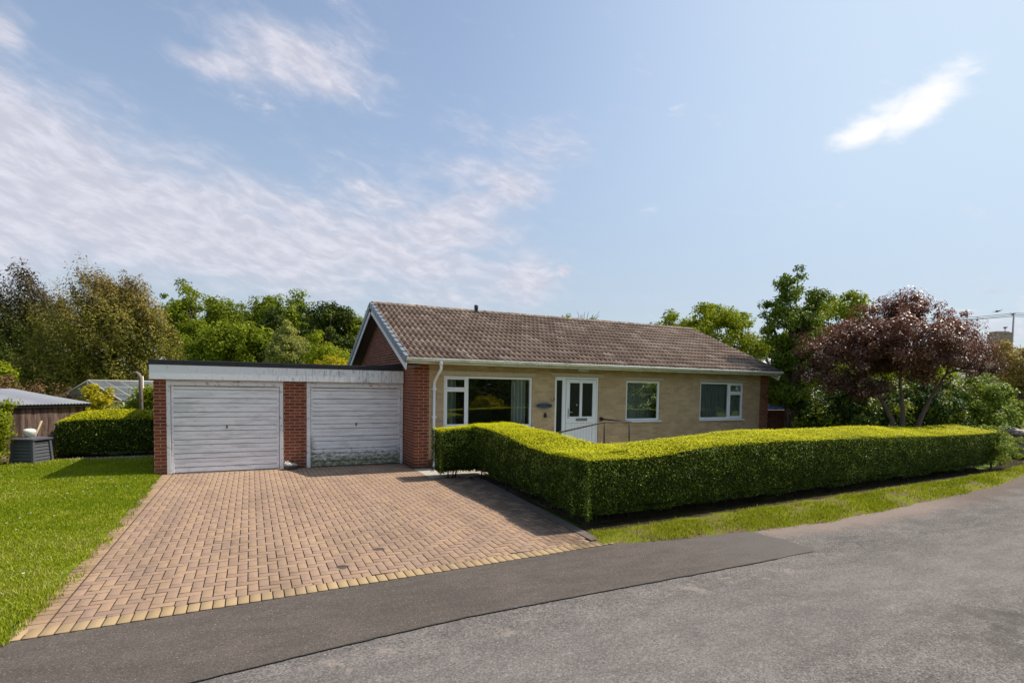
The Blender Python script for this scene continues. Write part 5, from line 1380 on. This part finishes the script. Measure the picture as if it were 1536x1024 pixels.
tree('garden_shrub', 'fresh green feathery shrub beside the garage corner', 'shrub', gb(218, 17.5), [blob(215, 598, 17.5, 16, 18), blob(232, 590, 17.5, 14, 16), blob(205, 612, 17.5, 18, 12)], GR4, 60, 3800, .24, .085, (.04, .02), seed=62, nb=8)
tree('garden_shrub', 'olive green low shrub between the golden bush and the garage', 'shrub', gb(195, 18.4), [blob(190, 616, 18.4, 22, 12), blob(175, 624, 18.4, 22, 10), blob(225, 618, 18.4, 22, 12), blob(165, 632, 18.4, 40, 14)], GR3, 70, 5000, .24, .08, (.04, .02), seed=63, nb=6)
tree('ivy_bush', 'bright green climber covering the left part of the shed wall', 'climber', (-9.0, 3.2, 0), [(at(-4, 608, 12.8), .24, .12), (at(14, 605, 12.9), .16, .06), (at(-16, 630, 12.6), .30, .30), (at(-8, 640, 12.7), .20, .22), (at(-14, 672, 12.5), .24, .26), (at(-6, 685, 12.4), .12, .12), (at(-30, 640, 12.3), .5, .6)], GR4, 170, 13000, .17, .06, (.03, .015), seed=64, nb=14)

# ================================================================== SHED, BIN, GREENHOUSE
SA = np.array([-.73, -.683, 0]); SBk = np.array([-.683, .73, 0]); S0 = np.array([-7.76, 5.68, 0])
def shedwood(g):
    p = opos(g)
    n = g.noise(g.mapping(p, scale=(9, 9, 1.1)), 1.0, 6, .7); n2 = g.noise(p, 3.0, 5, .7)
    c = g.mix(g.smooth(n, .35, .68), (.055, .034, .028), (.22, .15, .12))
    c = g.mix(g.m('MULTIPLY', g.smooth(n2, .56, .68), .6), c, (.36, .28, .23))
    return pbsdf(g, c, .95, .15, g.bump(n, .6, .01))
SHEDW = material('weathered_boards', shedwood)
SHEDR = simple('grey_corrugated_sheet', (.33, .335, .355), .8, .3, .18, 3, .2, 30)
shed = thing('garden_shed', 'low brown weathered timber shed with a grey sheet roof', 'shed', loc=(-9.6, 6.0, 0))
m = MB(); Z3 = np.array([0, 0, 1.0])
Lw = 4.6; i = 0.0
while i < Lw:
    wb = .125 + rnd.uniform(-.006, .006); off = rnd.uniform(0, .012)
    m.obox(S0 + SA * (i + .003) - SBk * off, SA, SBk, Z3, wb - .006, .02 + off, 1.34 + rnd.uniform(-.004, .004)); i += wb
kids(shed, m.build('front_boards', SHEDW))
m = MB(); m.obox(S0 + SBk * .03, SA, SBk, Z3, Lw, 3.0, 1.33); m.obox(S0 - SA * .02, SA, SBk, Z3, .05, 2.0, 1.36); kids(shed, m.build('shed_body', simple('dark_timber', (.03, .024, .02), .9, .2)))
# corrugated roof
V = []; F = []; nx_ = 260; Lr = 5.0
for j, (bk, z) in enumerate(((-.13, 1.395), (1.7, 1.55), (3.4, 1.715))):
    for i in range(nx_ + 1):
        a = -.10 + Lr * i / nx_; p = S0 + SA * a + SBk * bk
        V.append((p[0], p[1], z + .011 * math.sin(a * 2 * math.pi / .076)))
V += [(x, y, z - .018) for x, y, z in V[:nx_ + 1]]
n1 = nx_ + 1
for j in range(2):
    for i in range(nx_): F.append((j * n1 + i, j * n1 + i + 1, (j + 1) * n1 + i + 1, (j + 1) * n1 + i))
for i in range(nx_): F.append((3 * n1 + i, 3 * n1 + i + 1, i + 1, i))
m = MB(); m.poly(V, F, False); kids(shed, m.build('roof_sheet', SHEDR))
m = MB(); m.obox(S0 - SBk * .10 + Z3 * 1.30 - SA * .08, SA, SBk, Z3, Lr - .1, .03, .075); kids(shed, m.build('eaves_board', simple('black_board', (.018, .016, .016), .8, .2)))
# compost bin
cb = thing('compost_bin', 'square dark grey slatted compost bin in front of the shed', 'compost bin', loc=(-8.45, 3.85, 0))
BINM = simple('grey_recycled_plastic', (.085, .09, .105), .5, .4, .15, 12)
ux = np.array([.90, -.436, 0]); uy = np.array([.436, .90, 0]); bc = np.array([-8.43, 4.0, 0])
def P3(a, b, z): return bc + ux * a + uy * b + Z3 * z
m = MB()
for q in range(7):
    z0_ = .015 + q * .078; z1_ = z0_ + .060; k0 = .268 - .032 * z0_ / .56; k1 = .256 - .032 * z1_ / .56
    m.poly([P3(-k0, -k0, z0_), P3(k0, -k0, z0_), P3(k0, k0, z0_), P3(-k0, k0, z0_), P3(-k1, -k1, z1_), P3(k1, -k1, z1_), P3(k1, k1, z1_), P3(-k1, k1, z1_)], [(0, 1, 5, 4), (1, 2, 6, 5), (2, 3, 7, 6), (3, 0, 4, 7), (4, 5, 6, 7), (3, 2, 1, 0)])
kids(cb, m.build('slats', BINM))
m = MB()
m.poly([P3(s1 * .215, s2 * .215, z) for z in (.01, .55) for s1, s2 in ((-1, -1), (1, -1), (1, 1), (-1, 1))], [(0, 1, 5, 4), (1, 2, 6, 5), (2, 3, 7, 6), (3, 0, 4, 7), (4, 5, 6, 7)])
for (s1, s2) in ((-1, -1), (1, -1), (1, 1), (-1, 1)):
    for zz, kk in ((0.0, .292), ):
        a0, b0 = s1 * .292, s2 * .292; a1, b1 = s1 * .258, s2 * .258
        m.poly([P3(a0 - s1 * .06, b0, 0), P3(a0, b0, 0), P3(a0, b0 - s2 * .06, 0), P3(a0 - s1 * .06, b0 - s2 * .06, 0), P3(a1 - s1 * .06, b1, .565), P3(a1, b1, .565), P3(a1, b1 - s2 * .06, .565), P3(a1 - s1 * .06, b1 - s2 * .06, .565)], [(0, 1, 5, 4), (1, 2, 6, 5), (2, 3, 7, 6), (3, 0, 4, 7), (4, 5, 6, 7)])
kids(cb, m.build('corner_posts', BINM))
m = MB(); k = .285
m.poly([P3(-k, -k, .565), P3(k, -k, .565), P3(k, k, .565), P3(-k, k, .565), P3(-k, -k, .60), P3(k, -k, .60), P3(k, k, .60), P3(-k, k, .60), P3(0, 0, .655)], [(0, 1, 5, 4), (1, 2, 6, 5), (2, 3, 7, 6), (3, 0, 4, 7), (4, 5, 8), (5, 6, 8), (6, 7, 8), (7, 4, 8), (3, 2, 1, 0)])
kids(cb, m.build('lid', BINM))
m = MB(); c0 = P3(-.03, -.02, .645); m.lathe(tuple(c0), [(.0, -.01), (.06, -.01), (.075, .0), (.11, .05), (.128, .10), (.128, .135), (.105, .165), (.06, .182), (0, .187)], 20)
tag(m.build('white_tub', simple('white_tub_plastic', (.72, .71, .64), .5, .4, .12)), 'round white upturned tub sitting on the compost bin lid', 'tub')
m = MB(); m.tube([P3(-.42, .25, 0), P3(-.22, .55, .98)], .022, 8); tag(m.build('wooden_stake', simple('pale_wood', (.42, .33, .20), .8, .2)), 'pale wooden stake leaning on the shed behind the compost bin', 'stake')

# greenhouse
gh = thing('greenhouse', 'old glazed greenhouse with thin bars behind the golden bush', 'greenhouse', loc=tuple(np.append(at(150, 600, 20.0)[:2], 0)))
GHF = simple('greenhouse_bars', (.50, .47, .43), .7, .3, .2)
gA = at(132, 570.5, 20.0); th = math.radians(-10)
rdv = np.array([math.cos(th) * .72 + .0, .70, 0]); rdv /= np.linalg.norm(rdv)     # ridge direction, receding to the right
gd = np.array([rdv[1], -rdv[0], 0]); hw = 1.85; rise = .74; LG = 8.0
eZ = gA[2] - rise
m = MB()
A0 = gA; A1 = gA + rdv * LG
for e in (1, -1):
    E0 = gA + gd * hw * e; E0[2] = eZ; E1 = E0 + rdv * LG
    m.tube([A0, E0], .028, 5); m.tube([A1, E1], .028, 5); m.tube([E0, E1], .03, 5)
    for q in range(1, 14): m.tube([A0 + rdv * LG * q / 14, E0 + rdv * LG * q / 14], .016, 4)
    for zz in (.33, .66): m.tube([A0 + (E0 - A0) * zz, A1 + (E1 - A1) * zz], .013, 4)
    g0 = E0.copy(); g0[2] = 0; g1 = E1.copy(); g1[2] = 0; m.tube([E0, g0], .03, 5); m.tube([E1, g1], .03, 5)
    for q in range(1, 8): m.tube([E0 + rdv * LG * q / 8, g0 + rdv * LG * q / 8], .016, 4)
m.tube([A0, A1], .035, 6); m.tube([gA + gd * hw + [0, 0, -rise], gA - gd * hw + [0, 0, -rise]], .028, 5)
g0 = A0.copy(); g0[2] = 0; m.tube([A0, g0], .025, 5)
kids(gh, m.build('glazing_bars', GHF))
def gh_glass(g):
    p = wpos(g); n = g.noise(p, 2.5, 5, .7)
    tr_ = g.add('ShaderNodeBsdfTransparent', None, {0: (.75, .8, .78, 1)}); b = pbsdf(g, g.mix(n, (.10, .11, .10), (.26, .28, .28)), .15, .8)
    return g.add('ShaderNodeMixShader', None, {0: g.m('MULTIPLY_ADD', n, .5, .25), 1: tr_.outputs[0], 2: b.outputs[0]})
GHG = material('dusty_glass', gh_glass)
m = MB()
for e in (1, -1):
    E0 = gA + gd * hw * e; E0[2] = eZ; E1 = E0 + rdv * LG; g0 = E0.copy(); g0[2] = 0; g1 = E1.copy(); g1[2] = 0
    m.poly([A0, A1, E1, E0], [(0, 1, 2, 3)]); m.poly([E0, E1, g1, g0], [(0, 1, 2, 3)])
for X in (A0, A1):
    l = X + gd * hw + [0, 0, -rise]; r = X - gd * hw + [0, 0, -rise]; l0 = l.copy(); l0[2] = 0; r0 = r.copy(); r0[2] = 0
    m.poly([X, l, l0, r0, r], [(0, 1, 2, 3, 4)])
kids(gh, m.build('glass', GHG))
# crooked flue pipe and white post
fp = at(211, 566, 17.0); fb = fp.copy(); fb[2] = 0
top_ = at(208, 561, 17.0); hook = at(201, 559, 17.0); hk2 = at(199, 562, 17.0)
m = MB(); m.tube([fb, fp, top_, (top_ + hook) / 2 + [0, 0, .03], hook, hk2], [.06, .058, .05, .045, .04, .035], 8)
tag(m.build('flue_pipe', simple('rusty_pipe', (.20, .16, .12), .7, .3, .4, 9)), 'rusty flue pipe with a hooked top left of the garage', 'pipe')
q0 = at(213.5, 564, 17.3); q1 = q0.copy(); q1[2] = 0
m = MB(); m.tube([q1, q0], .035, 8); tag(m.build('white_post', simple('pale_post', (.62, .58, .52), .7, .3)), 'slim pale post standing beside the rusty flue pipe', 'post')

# ================================================================== RIGHT BACKGROUND
# neighbour's house behind the roof corner
nb_ = thing('neighbour_house', 'neighbouring house with a pale sunlit roof and a squat chimney behind the roof corner', 'house', loc=tuple(np.append(at(1150, 600, 40)[:2], 0)))
T = 62; nA = at(1120, 600, T)[:2]; nB_ = at(1215, 600, T + 4)[:2]; dn = (nB_ - nA); Ln = np.linalg.norm(dn); dn /= Ln; pn_ = np.array([-dn[1], dn[0]])
zE = at(1150, 548, T)[2]; zR = at(1150, 535, T + 3)[2]
d3 = np.array([*dn, 0]); p3 = np.array([*pn_, 0]); o3 = np.array([*nA, 0])
m = MB(); m.obox(o3, d3, p3, Z3, Ln, 6.5, zE); kids(nb_, m.build('house_wall', simple('stone_render', (.34, .30, .24), .9, .2)))
m = MB(); a = o3 - d3 * .3 - p3 * .3; b = o3 + d3 * (Ln + .3) - p3 * .3; mid = p3 * 3.5
P = [a + Z3 * zE, b + Z3 * zE, b + mid + Z3 * zR, a + mid + Z3 * zR, b + mid * 2 + Z3 * zE, a + mid * 2 + Z3 * zE]
m.poly(P, [(0, 1, 2, 3), (3, 2, 4, 5), (0, 3, 5), (1, 4, 2), (0, 5, 4, 1)]); kids(nb_, m.build('roof', simple('pale_slate_roof', (.62, .62, .64), .6, .4, .1)))
cz = at(1145, 526, T + 3.5); m = MB(); cA = at(1134, 540, T + 3.5); wd_ = 24 * (T + 3.5) * PXM
m.obox(np.array([cA[0], cA[1], zR - .8]), d3, p3, Z3, wd_, .8, cz[2] - zR + .8); m.obox(np.array([cA[0], cA[1], cz[2]]) - d3 * .06 - p3 * .06, d3, p3, Z3, wd_ + .12, .92, .14)
kids(nb_, m.build('chimney', simple('chimney_brick', (.30, .22, .17), .9, .2, .3)))
for w_ in (1158, 1172):
    q = at(w_, 578, T - .05); m = MB(); kk = (q[:2] - nA) @ dn; m.obox(o3 + d3 * (kk - .5) - p3 * .02 + Z3 * 1.0, d3, p3, Z3, 1.0, .05, 1.2); o = m.build('window', BLACK); kids(nb_, o)
# parked blue car, mostly behind leaves
def car():
    root = thing('parked_car', 'dark blue car parked beyond the low brick wall beside the bungalow', 'car', loc=(0, 0, 0))
    cc = at(1180, 612, 45); yaw = math.atan2(RT[1], RT[0])
    body = simple('blue_car_paint', (.010, .022, .16), .25, .6, .05)
    def prism(prof, y0, y1, inset=0.0):
        n = len(prof); P = [(x, y0, z) for x, z in prof] + [(x, y1, z) for x, z in prof]
        return P, [tuple(range(n)), tuple(range(2 * n - 1, n - 1, -1))] + [(i, (i + 1) % n, n + (i + 1) % n, n + i) for i in range(n)]
    m = MB(); m.poly(*prism([(-2.05, .32), (-2.1, .62), (-1.98, .80), (-1.1, .93), (1.35, .95), (1.95, .86), (2.08, .62), (2.05, .30)], -.84, .84))
    parts = [m.build('body', body)]
    m = MB(); lo = [(-1.15, .92), (1.55, .94)]; hi = [(-.45, 1.42), (.95, 1.42)]
    P = [(lo[0][0], -.78, .92), (lo[1][0], -.78, .94), (lo[1][0], .78, .94), (lo[0][0], .78, .92), (hi[0][0], -.62, 1.42), (hi[1][0], -.62, 1.42), (hi[1][0], .62, 1.42), (hi[0][0], .62, 1.42)]
    m.poly(P, [(0, 1, 5, 4), (1, 2, 6, 5), (2, 3, 7, 6), (3, 0, 4, 7)]); parts.append(m.build('windows', simple('car_glass', (.03, .04, .045), .08, .8)))
    m = MB(); m.box(-.47, .97, -.63, .63, 1.415, 1.46, .015)
    for sx0, sx1 in ((lo[0][0], hi[0][0]), (.35, .35), (lo[1][0], hi[1][0])):
        for s in (1, -1): m.tube([(sx0, s * .785, .93), (sx1, s * .63, 1.43)], .035, 6)
    parts.append(m.build('car_roof', body))
    for x in (-1.3, 1.3):
        for s in (-1, 1):
            m = MB(); m.tube([(x, s * .84, .31), (x, s * .66, .31)], .31, 18); w_ = m.build('wheel', simple('tyre', (.02, .02, .02), .8, .3)); parts.append(w_)
            m = MB(); m.tube([(x, s * .852, .31), (x, s * .80, .31)], .19, 14); r_ = m.build('rim', METAL); r_.parent = w_
    for y in (-.6, .6):
        m = MB(); m.box(-2.11, -2.03, y - .17, y + .17, .62, .76, .02); parts.append(m.build('headlight', simple('lamp_glass', (.7, .7, .7), .1, .8)))
    for p_ in parts: p_.parent = root
    root.location = (cc[0], cc[1], 0); root.rotation_euler = (0, 0, yaw)
car()
# low brick wall, post
T = 19.0
wa = at(1140, 620, T)[:2]; wb_ = at(1260, 620, T + 1)[:2]; dw = wb_ - wa; Lw2 = np.linalg.norm(dw); dw /= Lw2; pw = np.array([-dw[1], dw[0], 0]); dw3 = np.array([*dw, 0])
zt = at(1170, 615.5, T)[2]
lw = thing('brick_wall', 'low dark red brick garden wall to the right of the bungalow', 'wall', loc=(float(wa[0]), float(wa[1]), 0))
m = MB(); m.obox(np.array([*wa, -.05]), dw3, pw, Z3, Lw2, .22, zt); kids(lw, m.build('brickwork', PLINTH))
m = MB(); m.obox(np.array([*wa, zt - .05]) - pw * .03, dw3, pw, Z3, Lw2, .28, .06); kids(lw, m.build('coping', simple('coping', (.20, .12, .09), .9, .2, .3)))
p_ = at(1180, 600, T - .5); p0_ = p_.copy(); p0_[2] = 0
m = MB(); m.obox(p0_, RT * [1, 1, 0], np.array([-RT[1], RT[0], 0]), Z3, .12, .12, at(1180, 604, T - .5)[2]); tag(m.build('gate_post', SHEDW), 'dark timber post in front of the low brick wall', 'post')
# far chimney stack, pole with wires, two birds
T = 60
ch = thing('stone_house', 'far stone house whose broad chimney rises over the bronze tree', 'house', loc=tuple(np.append(at(1505, 600, T)[:2], 0)))
cL = at(1495, 500, T); cR = at(1518, 500, T); dd = (cR - cL); dd[2] = 0; cw = np.linalg.norm(dd); dd /= cw; pp = np.array([-dd[1], dd[0], 0]); ztop = at(1500, 496.5, T)[2]
CH = simple('sooty_stone', (.40, .29, .235), .9, .2, .55, 2.5)
m = MB(); m.obox(np.array([cL[0], cL[1], 3.0]), dd, pp, Z3, cw, 1.2, ztop - 3.0 - .28); m.obox(np.array([cL[0], cL[1], ztop - .28]) - dd * .05 - pp * .05, dd, pp, Z3, cw + .1, 1.3, .16); m.obox(np.array([cL[0], cL[1], ztop - .12]) + dd * .12 + pp * .1, dd, pp, Z3, cw - .3, 1.0, .12)
kids(ch, m.build('chimney', CH))
hL = cL - dd * 4; m = MB(); m.obox(np.array([hL[0], hL[1], 0]), dd, pp, Z3, 10, 7, 2.9); kids(ch, m.build('house_wall', CH))
m = MB(); a = np.array([hL[0], hL[1], 2.9]); b = a + dd * 10
m.poly([a, b, b + pp * 3.5 + Z3 * 1.6, a + pp * 3.5 + Z3 * 1.6, b + pp * 7, a + pp * 7], [(0, 1, 2, 3), (3, 2, 4, 5), (0, 3, 5), (1, 4, 2)]); kids(ch, m.build('roof', simple('far_slate', (.13, .13, .14), .7, .3)))
m = MB()
def birdmesh(c, s, up):
    m = MB(); c = np.array(c)
    m.tube([c + RT * (-.16 * s), c + RT * (-.08 * s) + Z3 * .01, c + Z3 * .02, c + RT * .10 * s + Z3 * .05 * s, c + RT * .16 * s + Z3 * .06 * s], [.01 * s, .05 * s, .075 * s, .05 * s, .012 * s], 8)
    return m
bd = birdmesh(at(1508, 491.5, T), 1.6, 0)
c0 = at(1508, 490.5, T)
for s in (-.06, .06): bd.tube([c0 + RT * s - Z3 * .1, (c0 + RT * s)[0:2].tolist() + [ztop - .02]], .02, 5)
tag(bd.build('bird', BLACK), 'black bird perched on top of the far chimney', 'bird')
fb_ = at(1496, 467, 50); m = birdmesh(fb_, 1.4, 0)
m.poly([fb_, fb_ + RT * .10 + [0, 0, .05], fb_ + RT * .55 + [0, 0, .20], fb_ + RT * .25 + [0, 0, .02]], [(0, 1, 2, 3)]); m.poly([fb_, fb_ - RT * .10, fb_ - RT * .60 - [0, 0, .10], fb_ - RT * .2 - [0, 0, .06]], [(0, 1, 2, 3)])
tag(m.build('bird', BLACK), 'small bird flying beside the overhead wires', 'bird')
TPo = 70; pt = at(1521, 469, TPo); pb_ = pt.copy(); pb_[2] = 0
po = thing('utility_pole', 'tall grey pole beside the far chimney carrying overhead wires', 'pole', loc=(float(pt[0]), float(pt[1]), 0))
m = MB(); m.tube([pb_, pt], [.14, .10], 8); kids(po, m.build('pole', simple('grey_pole', (.35, .33, .32), .8, .3)))
m = MB(); m.tube([pt - RT * .5 - Z3 * .1, pt + RT * .2 - Z3 * .1], .06, 6); m.tube([pt - RT * .3 - Z3 * .35, pt + RT * .1 + Z3 * .05], .06, 6); kids(po, m.build('insulators', BLACK))
for i, (za, vL, tL, lab) in enumerate(((-.05, 476, 95, 'top wire'), (-.25, 479, 92, 'middle wire'), (-.45, 478, 98, 'lowest wire'))):
    a = pt + Z3 * za; b = at(1300, vL, tL); P = []
    for q in range(13):
        t = q / 12; p = a * (1 - t) + b * t; p = p - Z3 * (4 * t * (1 - t) * .55); P.append(p)
    m = MB(); m.tube(P, .032, 5); e = at(1680, 470 + 3 * i, 80); m.tube([a, (a + e) / 2 - Z3 * .2, e], .028, 5)
    tag(m.build('overhead_wire', simple('wire', (.10, .10, .11), .7, .3)), ['overhead wire running from the very top of the grey pole', 'overhead wire just under the top one on the grey pole', 'lowest overhead wire on the grey pole'][i], 'wire', 'overhead wires')
# low stone wall past the hedge end
m = MB()
s_a = at(1488, 643, 19.5); s_b = at(1560, 640, 17.0)
for q in range(11):
    for r_ in range(4):
        c = s_a + (s_b - s_a) * (q + .5 * (r_ % 2)) / 10.5; rock(m, (c[0], c[1], .14 + r_ * .22), .2, q * 1.7 + r_ * 5, .62)
tag(m.build('rubble_wall', simple('pinkish_stone', (.50, .43, .38), .9, .2, .25, 5, .4, 30)), 'low pale rubble stone wall past the right end of the long hedge', 'wall')

# distant wood closes the horizon
farw = [blob(u, 560, 150, 40, 16 + 6 * rnd.random(), rnd.uniform(-10, 10)) for u in range(-300, 1800, 55)] + [(np.array([150 * math.sin(a_) + CAMP[0], 150 * math.cos(a_) + CAMP[1], 3.0]), 8.0, 5.0 + 2 * rnd.random()) for a_ in np.linspace(1.25, 2.1, 16)]
P, N, cc, k = crown_pts(farw, 1000, 36000, 3.0, .3, .8, None, 3)
o = leaves('distant_wood', P, N, 1.1, FARG, None, None, .7, None, 0, .6, .3); tag(o, 'far dark wood closing the horizon behind the gardens', 'wood', kind='stuff')

# ================================================================== ACROSS THE ROAD (seen in the window panes)
sheet('far_side_grass', [(-80, -14.8), (-5, -14.8), (8, -14.2), (18, -12.6), (32, -9), (62, 2), (80, -60), (-80, -60)], .004, FIELD)
opp = [(6.5, -31, 5.5, GR1), (13.5, -33, 6.5, GR2), (21, -33, 6.0, GR1), (29, -31, 6.5, GR1), (0, -33, 6.0, GR2), (37, -27, 6.5, GR2), (45, -22, 6, GR1)]
for i, (x, y, h, mt) in enumerate(opp):
    tree('roadside_tree', ['leafy tree', 'dark evergreen tree'][mt is GR2] + ' standing across the road, number %d of the row' % 1 if False else ['leafy green', 'dark evergreen'][mt is GR2] + ' tree across the road ' + ['opposite the front door', 'opposite the long hedge', 'opposite the square window', 'opposite the right window', 'opposite the garage', 'opposite the plum tree', 'furthest along the road'][i], 'tree', (x, y, 0),
         [(np.array([x, y, h * .62]), 3.6, h * .48), (np.array([x + 2, y, h * .4]), 3.2, h * .42), (np.array([x - 2, y + 1, h * .4]), 3.0, h * .42)], mt, 130, 7000, .8, .42, (.25, .08), group='trees across the road', seed=70 + i, nb=8)
tree('reflection_hedge', 'tall dark hedge added across the road to dim the window reflections', 'hedge', (24, -29, 0), [(np.array([-4 + 2.6 * q, -28.5 + .12 * q, 1.3]), 2.0, 1.7) for q in range(24)], GR2, 420, 22000, .7, .26, (.1, .05), seed=95, nb=12)  # unseen hedge, put in to darken what the window panes reflect
tree('forsythia_bush', 'golden bush on the grass across the road', 'shrub', (10.9, -21.8, 0), [(np.array([10.9, -21.8, .55]), .95, .75), (np.array([11.5, -22.0, .5]), .8, .6)], YEL, 90, 7000, .35, .13, (.05, .02), seed=90, nb=6)
